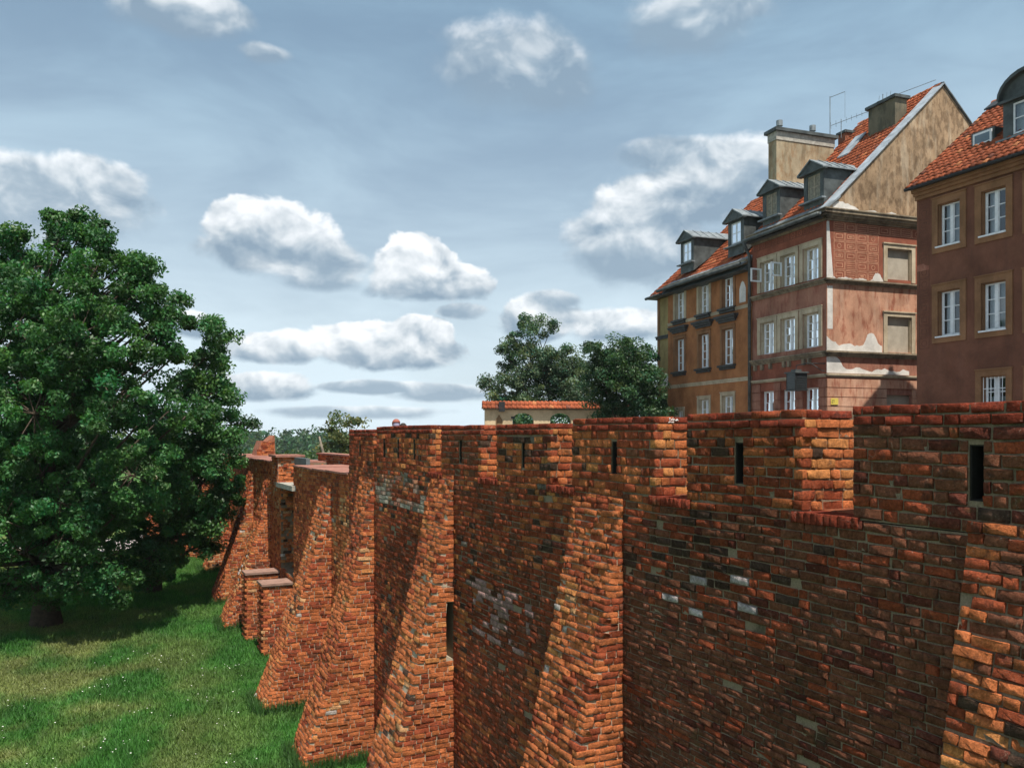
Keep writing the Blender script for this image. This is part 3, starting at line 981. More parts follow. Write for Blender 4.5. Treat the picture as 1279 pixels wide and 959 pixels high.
def ridge_tiles(fr, u0, u1, v, z, parent, seed=3):
    r = np.random.default_rng(seed)
    L = 0.38; u = u0
    V, F, C = [], [], []
    while u < u1 - 0.05:
        e = min(u + L, u1); k = len(V)
        col = np.array((0.40, 0.115, 0.045)) * r.uniform(0.55, 1.1)
        for uu, rad in ((u - 0.03, 0.135), (e, 0.115)):
            for q in range(7):
                a = math.pi * q / 6
                V.append(fr(uu, v + rad * math.cos(a), z - 0.02 + rad * math.sin(a) + r.normal(0, .004))); C.append(col)
        for q in range(6): F.append((k + q, k + q + 1, k + 8 + q, k + 7 + q))
        u = e
    return mesh_obj("ridge_tiles", np.array(V), np.array(F), M_TILE, parent, vcol=np.array(C), kind='stuff')


def window(fr, house, uc, z0, w, h, rows=3, surround=None, sw=0.14, sill=None, curtain='full', rev=0.16, transom=False, grille=False, label=None, seed=0):
    """white casement in an opening (uc +- w/2, z0 .. z0+h); frame > panes, sill, surround, curtain"""
    r = random.Random(seed + int(uc * 100) + int(z0 * 10))
    u0, u1, z1 = uc - w / 2, uc + w / 2, z0 + h
    f = MB(fr)
    v0, v1 = rev, rev + 0.06
    b = 0.075
    f.box(u0, u0 + b, v0, v1, z0, z1).box(u1 - b, u1, v0, v1, z0, z1).box(u0 + b, u1 - b, v0, v1, z0, z0 + b).box(u0 + b, u1 - b, v0, v1, z1 - b, z1)
    f.box(uc - 0.05, uc + 0.05, v0 - 0.015, v1 - 0.003, z0 + b, z1 - b)
    cells = []
    hh = (h - 2 * b) / rows
    for side in (0, 1):
        a, c = (u0 + b, uc - 0.05) if side == 0 else (uc + 0.05, u1 - b)
        f.box(a, a + 0.03, v0 + 0.006, v1 - 0.006, z0 + b, z1 - b).box(c - 0.03, c, v0 + 0.006, v1 - 0.006, z0 + b, z1 - b)
        for k in range(rows):
            zz = z0 + b + hh * k
            if k: f.box(a + 0.03, c - 0.03, v0 + 0.008, v1 - 0.008, zz - 0.016, zz + 0.016)
            cells.append((a + 0.03, c - 0.03, zz + (0.016 if k else 0), zz + hh - (0.016 if k < rows - 1 else 0)))
    win = f.build("window", M_WHITE, house, recalc=False)
    for a, c, e, g in cells:
        tilt = r.uniform(-0.006, 0.006); tz = r.uniform(-0.006, 0.006)
        p = MB(fr)
        p.poly([(a, v0 + 0.03 + tilt, e), (c, v0 + 0.03 - tilt, e), (c, v0 + 0.03 - tilt + tz, g), (a, v0 + 0.03 + tilt + tz, g)])
        p.build("pane", M_GLASS, win, recalc=False)
    if surround is not None:
        s = MB(fr)
        pr = -0.045
        s.box(u0 - sw, u0, pr, 0.02, z0 - (sw if sill != 'flush' else 0), z1 + sw).box(u1, u1 + sw, pr, 0.02, z0 - (sw if sill != 'flush' else 0), z1 + sw)
        s.box(u0, u1, pr + 0.002, 0.02, z1, z1 + sw)
        if sill != 'flush': s.box(u0, u1, pr + 0.002, 0.02, z0 - sw, z0)
        s.box(u0 - sw - 0.02, u1 + sw + 0.02, pr - 0.03, -0.001, z1 + sw, z1 + sw + 0.04)
        s.box(u0, u0 + .028, .021, rev - .002, z0, z1).box(u1 - .028, u1, .021, rev - .002, z0, z1).box(u0 + .028, u1 - .028, .021, rev - .002, z1 - .028, z1)
        s.build("surround", surround, win, recalc=False)
    sl = MB(fr)
    if sill == 'dark': sl.box(u0 - 0.2, u1 + 0.2, -0.20, 0.06, z0 - 0.12, z0 - 0.02).box(u0 - 0.14, u1 + 0.14, -0.10, 0.0, z0 - 0.24, z0 - 0.121).build("sill", M_SILL, win, recalc=False)
    elif sill == 'white': sl.box(u0 - 0.06, u1 + 0.02, -0.10, rev, z0 - 0.05, z0 - 0.002).build("sill", M_WHITE, win, recalc=False)
    cu = MB(fr)
    if curtain:
        spans = {'full': [(u0 + 0.02, u1 - 0.02, z0, z1)], 'half': [(u0 + 0.02, uc - 0.02, z0, z1)], 'sides': [(u0 + .02, u0 + w * .3, z0, z1), (u1 - w * .3, u1 - .02, z0, z1)],
                 'blind': [(u0 + .02, u1 - .02, z1 - h * 0.4, z1)], 'lower': [(u0 + .02, u1 - .02, z0, z0 + h * .55)]}[curtain]
        for a, c, e, g in spans:
            nseg = max(4, int((c - a) / 0.06))
            for q in range(nseg):
                x0, x1 = a + (c - a) * q / nseg, a + (c - a) * (q + 1) / nseg
                y0, y1 = 0.34 + 0.025 * math.sin(q * 1.9), 0.34 + 0.025 * math.sin((q + 1) * 1.9)
                cu.poly([(x0, y0, e), (x1, y1, e), (x1, y1, g), (x0, y0, g)])
        cu.build("curtain", M_CURT, win, recalc=False)
    if grille:
        g = MB(fr)
        for q in range(7):
            uu = u0 + 0.03 + (w - 0.06) * q / 6
            g.tube([(uu, 0.04, z0), (uu, 0.04, z1 - 0.02)], 0.013, 5)
        for zz in (z0 + 0.3 * h, z0 + 0.72 * h): g.box(u0, u1, 0.025, 0.045, zz - 0.012, zz + 0.012)
        g.build("grille", M_WHITE, win, recalc=False)
    return win


def holes_of(ws): return [(uc - w / 2, uc + w / 2, z0, z0 + h) for uc, z0, w, h in ws]


def moulding(fr, name, mat, parent, u0, u1, z, steps, ret=True):
    """stepped horizontal moulding on the face v=0: steps are (z offset, projection, height)"""
    mb = MB(fr)
    for dz, pr, h in steps: mb.box(u0 - (pr if ret else 0), u1 + 0.0, -pr, 0.01, z + dz, z + dz + h)
    return mb.build(name, mat, parent, recalc=False)


def dormer(fr, house, uc, vf, z0, w, h, roof_v, roof_slope, eave, style='gable', glass=True, seed=0):
    """metal dormer: front at v=vf, cheeks run back into the roof"""
    zt = z0 + h
    back = lambda z: (z - eave) / roof_slope      # where the roof reaches z
    u0, u1 = uc - w / 2, uc + w / 2
    dm = MB(fr)
    ow, oh = w * 0.62, h * 0.80
    dm.wall(u0, u1, z0 - 0.5, zt, [(uc - ow / 2, uc + ow / 2, z0 + 0.10, z0 + 0.10 + oh)], v=vf, depth=0.12)
    for uu in (u0, u1):
        dm.poly([(uu, vf, z0 - 0.5), (uu, back(zt) + 0.2, zt), (uu, vf, zt)])
    dd = dm.build("dormer", M_ZINCD, house, recalc=False)
    win = window(fr, dd, uc, z0 + 0.10, ow, oh, rows=2, curtain='full' if glass else None, rev=vf + 0.03) if False else None
    # casement as sub-parts of the dormer
    f = MB(fr); a0, a1, b0, b1 = uc - ow / 2, uc + ow / 2, z0 + 0.10, z0 + 0.10 + oh
    t = 0.06
    f.box(a0, a0 + t, vf + .03, vf + .08, b0, b1).box(a1 - t, a1, vf + .03, vf + .08, b0, b1).box(a0 + t, a1 - t, vf + .03, vf + .08, b0, b0 + t).box(a0 + t, a1 - t, vf + .03, vf + .08, b1 - t, b1)
    f.box(uc - .035, uc + .035, vf + .025, vf + .075, b0 + t, b1 - t).box(a0 + t, uc - .035, vf + .035, vf + .07, (b0 + b1) / 2 - .018, (b0 + b1) / 2 + .018).box(uc + .035, a1 - t, vf + .035, vf + .07, (b0 + b1) / 2 - .018, (b0 + b1) / 2 + .018)
    f.build("window_frame", M_WHITE if glass else M_DUSTYF, dd, recalc=False)
    for a, c in ((a0 + t, uc - .035), (uc + .035, a1 - t)):
        for e, g in ((b0 + t, (b0 + b1) / 2 - .018), ((b0 + b1) / 2 + .018, b1 - t)):
            MB(fr).poly([(a, vf + .05, e), (c, vf + .052, e), (c, vf + .05, g), (a, vf + .048, g)]).build("pane", M_GLASS if glass else M_DUSTY, dd, recalc=False)
    cu = MB(fr)
    for q in range(10):
        x0, x1 = a0 + (a1 - a0) * q / 10, a0 + (a1 - a0) * (q + 1) / 10
        cu.poly([(x0, vf + .2 + .02 * math.sin(q * 2), b0), (x1, vf + .2 + .02 * math.sin(q * 2 + 2), b0), (x1, vf + .2 + .02 * math.sin(q * 2 + 2), b1), (x0, vf + .2 + .02 * math.sin(q * 2), b1)])
    cu.build("curtain", M_CURT if glass else M_DUSTY, dd, recalc=False)
    ov = 0.16
    if style == 'gable':
        zr = zt + w * 0.34
        pd = MB(fr).prism([(u0 - ov, vf - ov, zt), (u1 + ov, vf - ov, zt), (uc, vf - ov, zr)], (0, ov + 0.05, 0)); pd.build("pediment", M_ZINCD, dd, recalc=False)
        MB(fr).box(u0 - ov - .03, u1 + ov + .03, vf - ov - .04, vf + 0.03, zt - 0.07, zt - 0.004).build("pediment_cornice", M_ZINCD, dd, recalc=False)
        rf = MB(fr)
        for sgn, ue in ((-1, u0 - ov - .04), (1, u1 + ov + .04)):
            ze = zt - 0.03
            bk_e, bk_r = back(ze) + 0.3, back(zr) + 0.3
            rf.prism([(ue, vf - ov - .06, ze), (uc, vf - ov - .06, zr + .03), (uc, bk_r, zr + .03), (ue, bk_e, ze)], (0, 0, 0.05))
            for q in range(1, 5):      # standing seams
                y = vf - ov + (bk_e - vf) * q / 5
                rf.prism([(ue, y, ze + .05), (uc, y, zr + .08), (uc, y + .03, zr + .08), (ue, y + .03, ze + .05)], (0, 0, 0.035))
        rf.build("dormer_roof", M_ZINC, dd, recalc=False)
    else:
        N_ = 12
        arc = [(uc + (w / 2 + .06) * math.cos(math.pi * q / N_), zt + (w * 0.42) * math.sin(math.pi * q / N_)) for q in range(N_ + 1)]
        MB(fr).prism([(a, vf + 0.02, c) for a, c in arc], (0, 0.1, 0)).build("pediment", M_ZINCD, dd, recalc=False)
        arch = MB(fr)
        for (a, c), (e, g) in zip(arc, arc[1:]):
            s = 1.07
            arch.prism([(a, vf - .16, c), (e, vf - .16, g), (uc + (e - uc) * s, vf - .16, zt + (g - zt) * s + .06), (uc + (a - uc) * s, vf - .16, zt + (c - zt) * s + .06)], (0, back(zt + w * .45) + 0.4 - vf, 0))
        arch.build("dormer_roof", M_ZINCD, dd, recalc=False)
        MB(fr).box(u0 - .1, u1 + .1, vf - .14, vf + .02, zt - .09, zt - .003).build("pediment_cornice", M_ZINCD, dd, recalc=False)
    MB(fr).box(u0 - .12, u1 + .12, vf - 0.2, vf + .02, z0 - 0.06, z0 + 0.0).build("dormer_sill", M_ZINC, dd, recalc=False)
    return dd


def patch(fr, u0, u1, z0, top, parent, seed, v=-0.006, side=False):
    """irregular patch of new white plaster standing a few millimetres proud; top(u) is its ragged upper edge"""
    r = random.Random(seed)
    mb = MB(fr); nseg = 26
    pts = [(u0, v, z0), (u1, v, z0)] + [(u1 + (u0 - u1) * q / nseg, v, top(u1 + (u0 - u1) * q / nseg) + r.uniform(-.03, .03)) for q in range(nseg + 1)]
    mb.prism(pts, (0, 0.012, 0))
    return mb.build("plaster_patch", M_NEWPL, parent, recalc=False)


def sgraffito(fr, name, mat, parent, u0, u1, z0, z1, cu, cz, seed, avoid=(), wd=0.022):
    """thin scratched line pattern of nested rectangles, bars and rings"""
    r = random.Random(seed); mb = MB(fr); v0, v1 = -0.005, 0.0
    def rect(a, b, c, e):
        if b - a < 3 * wd or e - c < 3 * wd: return
        mb.box(a, b, v0, v1, c, c + wd).box(a, b, v0, v1, e - wd, e).box(a, a + wd, v0, v1, c + wd, e - wd).box(b - wd, b, v0, v1, c + wd, e - wd)
    nu, nz = max(1, round((u1 - u0) / cu)), max(1, round((z1 - z0) / cz))
    du, dz = (u1 - u0) / nu, (z1 - z0) / nz
    for i in range(nu):
        for j in range(nz):
            a, b, c, e = u0 + i * du + .015, u0 + (i + 1) * du - .015, z0 + j * dz + .015, z0 + (j + 1) * dz - .015
            if any(a < q[1] and b > q[0] and c < q[3] and e > q[2] for q in avoid): continue
            k = r.random()
            rect(a, b, c, e)
            if k < 0.45:
                m_ = (e - c) * 0.26; rect(a + m_, b - m_, c + m_, e - m_)
                if r.random() < .5: mb.box(a + 2 * m_, b - 2 * m_ if b - 2 * m_ > a + 2 * m_ + .02 else a + 2 * m_ + .02, v0, v1, (c + e) / 2 - wd, (c + e) / 2 + wd)
            elif k < 0.8:
                for q in (1, 2, 3): mb.box(a + wd * 2.4, b - wd * 2.4, v0, v1, c + (e - c) * q / 4 - wd / 2, c + (e - c) * q / 4 + wd / 2)
            else:
                R = min(b - a, e - c) * 0.3; cx, cz_ = (a + b) / 2, (c + e) / 2
                for q in range(8):
                    t0, t1 = math.pi * q / 4, math.pi * (q + 1) / 4
                    mb.prism([(cx + R * math.cos(t0), v0, cz_ + R * math.sin(t0)), (cx + R * math.cos(t1), v0, cz_ + R * math.sin(t1)), (cx + (R - wd) * math.cos(t1), v0, cz_ + (R - wd) * math.sin(t1)), (cx + (R - wd) * math.cos(t0), v0, cz_ + (R - wd) * math.sin(t0))], (0, 0.004, 0))
    return mb.build(name, mat, parent, recalc=False)


BASE = -1.6
# ------------------------------------------------------------------ the pink corner house
UR = (-0.3351, 0.9422); VR = (0.9422, 0.3351)
FP = Frame((12.85, 34.0), UR, VR)
FPS = SwapUV(FP)                    # side wall: u -> depth, v -> along the facade
pink = empty("gabled_house", FP(2.5, 0, BASE), "pink three storey corner house with red patterned top floor and tall stained ochre gable", "house")
EP = 9.05
RSL = (15.2 - 9.25) / 6.17
RV = 6.17
P_up = [(0.95, 6.55, 1.0, 1.38), (2.43, 6.55, 1.0, 1.38), (3.88, 6.55, 1.0, 1.38)]
P_lo = [(0.95, 3.72, 1.0, 1.45), (2.43, 3.72, 1.0, 1.45), (3.88, 3.72, 1.0, 1.45)]
P_gr = [(0.95, 0.55, 0.95, 1.5), (2.43, 0.55, 0.95, 1.5), (3.88, 0.55, 0.95, 1.5)]
MB(FP).wall(0, 5.0, 6.37, EP, holes_of(P_up)).build("top_storey_wall", M_SGRAF, pink, recalc=False)
MB(FP).wall(0, 5.0, 3.4, 6.37, holes_of(P_lo)).build("middle_storey_wall", M_PINK, pink, recalc=False)
MB(FP).wall(0, 5.0, BASE, 3.4, holes_of(P_gr)).build("lower_storey_wall", M_SGRAF, pink, recalc=False)
BL = [(3.75, 6.62, 1.3, 1.3), (3.75, 3.55, 1.3, 1.5), (3.75, -0.2, 1.35, 1.95)]
MB(FPS).wall(0, 12.34, 6.37, EP + 0.2, holes_of(BL[:1]), depth=0.14).build("top_side_wall", M_SGRAF, pink, recalc=False)
MB(FPS).wall(0, 12.34, 3.4, 6.37, holes_of(BL[1:2]), depth=0.14).build("middle_side_wall", M_PINKSIDE, pink, recalc=False)
MB(FPS).wall(0, 12.34, BASE, 3.4, holes_of(BL[2:]), depth=0.14).build("lower_side_wall", M_PINK, pink, recalc=False)
MB(FP).poly([(0, 12.34, BASE), (5, 12.34, BASE), (5, 12.34, 9.2), (0, 12.34, 9.2)]).poly([(5, 0, BASE), (5, 12.34, BASE), (5, 12.34, 9.2), (5, 6.17, 15.1), (5, 0, 9.2)]).build("back_wall", M_PINK, pink, recalc=False)
MB(FPS).poly([(0, 0.0, 9.25), (12.34, 0.0, 9.25), (6.17, 0.0, 15.2)]).build("gable", M_GABLE, pink, recalc=False)
for uc, z0, w, h in BL:
    bw = MB(FPS).box(uc - w / 2, uc + w / 2, 0.13, 0.16, z0, z0 + h).build("blind_window", M_BLIND, pink, recalc=False)
    if z0 > 2:
        s = MB(FPS); a, c = uc - w / 2, uc + w / 2
        s.box(a - .2, a, -.05, .02, z0 - .1, z0 + h + .17).box(c, c + .2, -.05, .02, z0 - .1, z0 + h + .17).box(a, c, -.048, .02, z0 + h, z0 + h + .17).box(a - .24, c + .24, -.09, -.001, z0 + h + .17, z0 + h + .22)
        s.box(a, a + .03, .021, .128, z0, z0 + h).box(c - .03, c, .021, .128, z0, z0 + h).box(a + .03, c - .03, .021, .128, z0 + h - .03, z0 + h)
        s.build("surround", M_TRIM, bw, recalc=False)
for i, (uc, z0, w, h) in enumerate(P_up): window(FP, pink, uc, z0, w, h, 3, M_TRIM, 0.2, 'flush', curtain='full', seed=1 + i, rev=0.18)
for i, (uc, z0, w, h) in enumerate(P_lo): window(FP, pink, uc, z0, w, h, 4, M_TRIM, 0.2, 'flush', curtain='full', seed=5 + i, rev=0.18)
for i, (uc, z0, w, h) in enumerate(P_gr): window(FP, pink, uc, z0, w, h, 3, None, 0.1, None, curtain='full', seed=9 + i, rev=0.18)
# two small casements standing open
for uc in (2.43, 3.88):
    f = MB(FP); a = uc + 0.42; z0 = 7.05
    f.box(a, a + .06, -.56, -.0, z0, z0 + .06).box(a, a + .06, -.56, 0, z0 + .55, z0 + .61).box(a, a + .06, -.56, -.50, z0 + .06, z0 + .55).box(a, a + .06, -.06, 0, z0 + .06, z0 + .55)
    sash = f.build("open_casement", M_WHITE, pink, recalc=False)
    MB(FP).poly([(a + .02, -.45, z0 + .05), (a + .02, -.05, z0 + .05), (a + .02, -.05, z0 + .55), (a + .02, -.45, z0 + .55)]).build("pane", M_GLASS, sash, recalc=False)
av = [(uc - .72, uc + .72, z0 - .1, z0 + h + .27) for uc, z0, w, h in P_up]
sgraffito(FP, "sgraffito_lines", M_SLINE_D, pink, 0.22, 4.85, 6.45, 8.85, 0.42, 0.34, 4, av, 0.026)
sgraffito(FPS, "sgraffito_lines", M_SLINE, pink, 0.34, 5.6, 6.45, 8.82, 0.56, 0.40, 8, [(3.75 - .9, 3.75 + .9, 6.3, 8.2)], 0.03)
# mouldings: cornice, string courses
for fr, L in ((FP, 5.0), (FPS, 12.34)):
    moulding(fr, "cornice", M_TRIMDARK, pink, 0, L, EP - 0.22, [(0, .07, .07), (.071, .15, .07), (.142, .24, .10), (.243, .34, .13), (.374, .38, .05)])
    moulding(fr, "string_course", M_TRIMDARK, pink, 0, L, 6.26, [(0, .05, .07), (.071, .11, .06), (.132, .17, .06)])
    moulding(fr, "string_course", M_TRIMDARK, pink, 0, L, 3.27, [(0, .06, .08), (.081, .14, .08), (.162, .20, .07)])
    moulding(fr, "string_course", M_TRIM, pink, 0, L, 2.44, [(0, .05, .06), (.061, .11, .07)])
    z = 2.40                      # rusticated courses of the ground floor
    k = 0
    while z > -1.3:
        holes = P_gr if fr is FP else [(3.75, -0.2, 1.35, 1.95)]
        segs = [(0.0, L)]
        for uc, z0, w, h in holes:
            if z0 < z and z - 0.38 < z0 + h + .05:
                nx_ = []
                for a, c in segs:
                    if uc + w / 2 <= a or uc - w / 2 >= c: nx_.append((a, c)); continue
                    nx_ += [(a, uc - w / 2 - .02), (uc + w / 2 + .02, c)]
                segs = nx_
        for a, c in segs:
            off = 0.0 if a > 0.01 else -0.045
            MB(fr).box(a + off, c, -0.045, 0.0, z - 0.385, z - 0.03).build("rustic_course", M_PINK if fr is FP else M_PINKSIDE, pink, recalc=False)
        z -= 0.385; k += 1
for uc in (1.0, 1.35, 2.3, 2.65, 3.6, 4.2, 4.7): MB(FP).box(uc - .07, uc + .07, -.12, 0.0, 3.02, 3.262).build("bracket", M_TRIMDARK, pink, recalc=False)
# new plaster
patch(FPS, 0.0, 0.34, 6.45, lambda u: 8.8 if u < .13 else 8.6 - (u - .13) * 10.5, pink, 1)
patch(FPS, 0.03, 0.30, 4.4, lambda u: 6.15, pink, 2)
patch(FPS, 0.0, 2.85, 3.505, lambda u: 3.78 + .3 * math.exp(-u * 4) + .05 * math.sin(u * 7) + .03 * math.sin(u * 17) + 0.55 * math.exp(-((u - 2.3) / .3) ** 4), pink, 3)
patch(FPS, 0.0, 4.3, 2.60, lambda u: 2.78 + .46 / (1 + math.exp((u - .75) * 9)) + .05 * math.sin(u * 5) + .03 * math.sin(u * 13), pink, 4)
patch(FPS, 2.35, 2.95, 6.46, lambda u: 6.50 + .34 * max(0, 1 - ((u - 2.6) / .3) ** 2), pink, 5)
patch(FPS, 0.3, 2.4, 6.46, lambda u: 6.53 + .03 * math.sin(u * 8), pink, 6)
patch(FPS, 0.3, 3.6, 9.262, lambda u: min(9.40 + .30 * math.exp(-((u - .7) / .5) ** 2) + .05 * math.sin(u * 6), 9.2 + u * RSL), pink, 7)
# roof
roof = MB(FP)
ev, ez = -0.42, 9.25 - 0.42 * RSL + 0.12
roof.prism([(0.06, ev, ez - .06), (0.06, RV, 15.2), (0.06, 12.34 + .42, ez - .06)], (4.94, 0, 0)).build("roof", M_ZINCD, pink, recalc=False)
tile_rows("roof_tiles", FP, 0.42, 5.0, (0.35, 9.25 + 0.35 * RSL), (RV - .05, 15.2 - .03), pink, seed=2)
tile_rows("roof_tiles", FP, 0.42, 5.0, (12.6, 9.0), (RV + .05, 15.2 - .03), pink, seed=3, pitch=0.4, course_len=0.6)
ridge_tiles(FP, 0.05, 5.0, RV, 15.24, pink)
# wide zinc apron along the eave, gutter, verge flashing
MB(FP).prism([(-.1, -0.50, 9.02), (-.1, 0.62, 9.25 + .62 * RSL + .03), (-.1, 0.62, 9.25 + .62 * RSL - .05), (-.1, -0.46, 8.96)], (5.1, 0, 0)).build("eave_flashing", M_ZINC, pink, recalc=False)
MB(FP).tube([(-.12, -0.52, 9.02), (5.0, -0.52, 9.0)], 0.085, 8).build("gutter", M_ZINCD, pink, smooth=True)
for i in range(6):
    for back_ in (False, True):
        a, c = RV * i / 6, RV * (i + 1) / 6 + 0.03
        p = [(-.09, a, 9.25 + a * RSL + .04), (-.09, c, 9.25 + c * RSL + .04), (.42, c, 9.25 + c * RSL + .10), (.42, a, 9.25 + a * RSL + .10)]
        if back_: p = [(x, 12.34 - y, z) for x, y, z in p]
        MB(FP).prism(p, (0, 0, .05 + .006 * (i % 2))).build("verge_flashing", M_ZINCL if not back_ else M_ZINC, pink, recalc=False)
dormer(FP, pink, 1.15, 0.30, 9.95, 1.25, 1.22, RV, RSL, 9.25, glass=False, seed=1)
dormer(FP, pink, 4.0, 0.30, 9.95, 1.25, 1.22, RV, RSL, 9.25, glass=False, seed=2)
# chimneys
MB(FP).box(4.75, 5.35, 1.15, 4.45, 9.5, 13.85).build("party_chimney", M_CHIM, pink, recalc=False)
MB(FP).box(4.72, 5.38, 1.12, 4.48, 13.852, 14.25).build("chimney_band", M_STONE, pink, recalc=False)
MB(FP).box(4.60, 5.50, 1.0, 4.6, 14.252, 14.40).build("chimney_cap", M_ZINCD, pink, recalc=False)
for v in (1.55, 3.45):
    MB(FP).tube([(5.05, v, 14.39), (5.05, v, 14.62), (5.05, v, 14.621), (5.05, v, 14.88)], [0.09, 0.09, 0.15, 0.15], 10).build("flue_pipe", M_ZINC, pink, recalc=False)
ch = MB(FP).box(0.83, 2.4, 4.35, 5.0, 12.8, 14.75).build("dark_chimney", plaster("sooty_chimney_plaster", (0.155, 0.135, 0.095), (0.085, 0.08, 0.06), (0.23, 0.20, 0.14), 0.48, 0.58, 0.5, 5), pink, recalc=False)
MB(FP).box(0.72, 2.5, 4.24, 5.1, 14.752, 14.88).build("chimney_cap", M_ZINCD, ch, recalc=False)
MB(FP).prism([(2.8, 3.55, 9.25 + 3.55 * RSL + .12), (3.5, 3.55, 9.25 + 3.55 * RSL + .12), (3.5, 4.6, 9.25 + 4.6 * RSL + .2), (2.8, 4.6, 9.25 + 4.6 * RSL + .2)], (0, 0, 0.08)).build("skylight", M_ZINCL, pink, recalc=False)
MB(FP).box(4.6, 5.1, 5.0, 5.6, 13.0, 14.6).build("brick_chimney", M_TILE if False else plain("red_chimney_brick", (0.28, 0.10, 0.055), 0.9, 0.35, 9, bmp=0.5), pink, recalc=False)
MB(FP).box(4.53, 5.17, 4.93, 5.67, 14.602, 14.72).build("chimney_cap", M_ZINCD, pink, recalc=False)
# number plate and downpipe
M_YEL = plain("yellow_plate", (0.62, 0.50, 0.10), 0.5, 0.05, 9, bmp=0)
MB(FPS).box(0.16, 0.52, -0.075, -0.046, 1.30, 1.56).build("number_plate", M_YEL, pink, recalc=False)
num = MB(FPS)
for k, segs in enumerate((((0, 1, 1, 1), (1, 1, 1, .5), (1, .5, 0, .5), (0, .5, 0, 0), (0, 0, 1, 0)), ((0, 1, 1, 1), (1, 1, .4, 0)))):
    x0 = 0.205 + k * 0.07
    for a, c, e, g in segs: num.tube([(x0 + a * .045, -.079, 1.375 + c * .11), (x0 + e * .045, -.079, 1.375 + g * .11)], .006, 4)
num.build("house_number", M_IRON, pink, recalc=False)
MB(FP).tube([(4.9, -0.55, 8.95), (4.98, -0.35, 8.65), (5.03, -0.14, 8.4), (5.03, -0.14, BASE)], 0.075, 10).build("downpipe", M_ZINCD, pink, smooth=True)

# ------------------------------------------------------------------ the ochre house
FO = Frame(FP(5.06, 0, 0)[:2], UR, VR)
LO = 7.6
ochre = empty("ochre_house", FO(3.8, 0, BASE), "ochre orange house with three window axes and dark hood mouldings beside the pink house", "house")
EO = 8.15
O_up = [(1.9, 6.28, 0.95, 1.5), (4.0, 6.28, 0.95, 1.5), (6.35, 6.28, 0.95, 1.5)]
O_lo = [(1.9, 3.5, 0.95, 1.75), (4.0, 3.5, 0.95, 1.75), (6.35, 3.5, 0.95, 1.75)]
O_gr = [(1.9, 0.45, 0.95, 1.55), (4.0, 0.45, 0.95, 1.45), (6.35, 0.5, 0.7, 0.9)]
MB(FO).wall(0, LO, BASE, EO, holes_of(O_up + O_lo + O_gr)).build("front_wall", M_OCHRE, ochre, recalc=False)
MB(FO).poly([(LO, 0, BASE), (LO, 11, BASE), (LO, 11, EO), (LO, 5.5, 13.4), (LO, 0, EO)]).poly([(0, 11, BASE), (LO, 11, BASE), (LO, 11, EO), (0, 11, EO)]).poly([(0, 0, BASE), (0, 11, BASE), (0, 11, EO), (0, 5.5, 13.4), (0, 0, EO)]).build("back_wall", M_OCHRE, ochre, recalc=False)
for i, (uc, z0, w, h) in enumerate(O_up): window(FO, ochre, uc, z0, w, h, 4, M_TRIM if i else M_FRAME_B, 0.17, 'dark', curtain=('full', 'full', 'sides')[i], seed=20 + i)
for i, (uc, z0, w, h) in enumerate(O_lo):
    window(FO, ochre, uc, z0, w, h, 4, M_FRAME_B, 0.15, 'dark', curtain=('sides', 'half', 'sides')[i], seed=30 + i)
    hm = MB(FO)
    for dz, pr, hh, ex in ((.32, .10, .10, .22), (.421, .18, .10, .30), (.522, .26, .08, .38), (.603, .29, .04, .41)): hm.box(uc - w / 2 - ex, uc + w / 2 + ex, -pr, 0.0, z0 + h + dz, z0 + h + dz + hh)
    hm.build("hood_moulding", M_SILL, ochre, recalc=False)
for i, (uc, z0, w, h) in enumerate(O_gr): window(FO, ochre, uc, z0, w, h, 3 if i < 2 else 1, M_TRIM, 0.14, 'flush', curtain=('full', 'half', None)[i], seed=40 + i)
moulding(FO, "string_course", M_TRIM, ochre, 0, LO, 6.05, [(0, .03, .10), (.101, .06, .05)], False)
moulding(FO, "string_course", M_TRIM, ochre, 0, LO, 2.62, [(0, .03, .12), (.121, .07, .06)], False)
moulding(FO, "cornice", M_TRIMDARK, ochre, 0, LO, EO - .2, [(0, .08, .08), (.081, .2, .10), (.182, .32, .12)], False)
patch(FO, 0.45, 0.95, 6.35, lambda u: 7.35 - 6 * (u - .7) ** 2, ochre, 8)
RSO = (13.4 - EO) / 5.5
MB(FO).prism([(0, -.5, EO - .42), (0, 5.5, 13.4), (0, 11.5, EO - .42)], (LO + .1, 0, 0)).build("roof", M_ZINCD, ochre, recalc=False)
tile_rows("roof_tiles", FO, 0.15, LO + .1, (0.30, EO + .3 * RSO), (5.45, 13.38), ochre, seed=5)
tile_rows("roof_tiles", FO, 0.15, LO + .1, (11.3, EO - .3), (5.55, 13.38), ochre, seed=6, pitch=0.4, course_len=0.6)
ridge_tiles(FO, 0, LO + .1, 5.5, 13.42, ochre, 5)
MB(FO).prism([(0.02, -.58, EO - .16), (0.02, .55, EO + .55 * RSO + .04), (0.02, .55, EO + .55 * RSO - .05), (0.02, -.54, EO - .22)], (LO + .1, 0, 0)).build("eave_flashing", M_ZINC, ochre, recalc=False)
MB(FO).tube([(0.05, -.60, EO - .14), (LO + .15, -.60, EO - .16)], 0.085, 8).build("gutter", M_ZINCD, ochre, smooth=True)
dormer(FO, ochre, 1.75, 0.35, EO + 1.15, 1.3, 1.25, 5.5, RSO, EO, glass=True, seed=3)
dormer(FO, ochre, 6.2, 0.35, EO + 1.15, 1.3, 1.25, 5.5, RSO, EO, glass=True, seed=4)
MB(FO).box(1.2, 2.1, 2.8, 3.6, 10.5, 13.35).build("grey_chimney", M_STONE, ochre, recalc=False)
MB(FO).box(1.1, 2.2, 2.7, 3.7, 13.352, 13.5).build("chimney_cap", M_ZINCD, ochre, recalc=False)
hook = MB(FO)
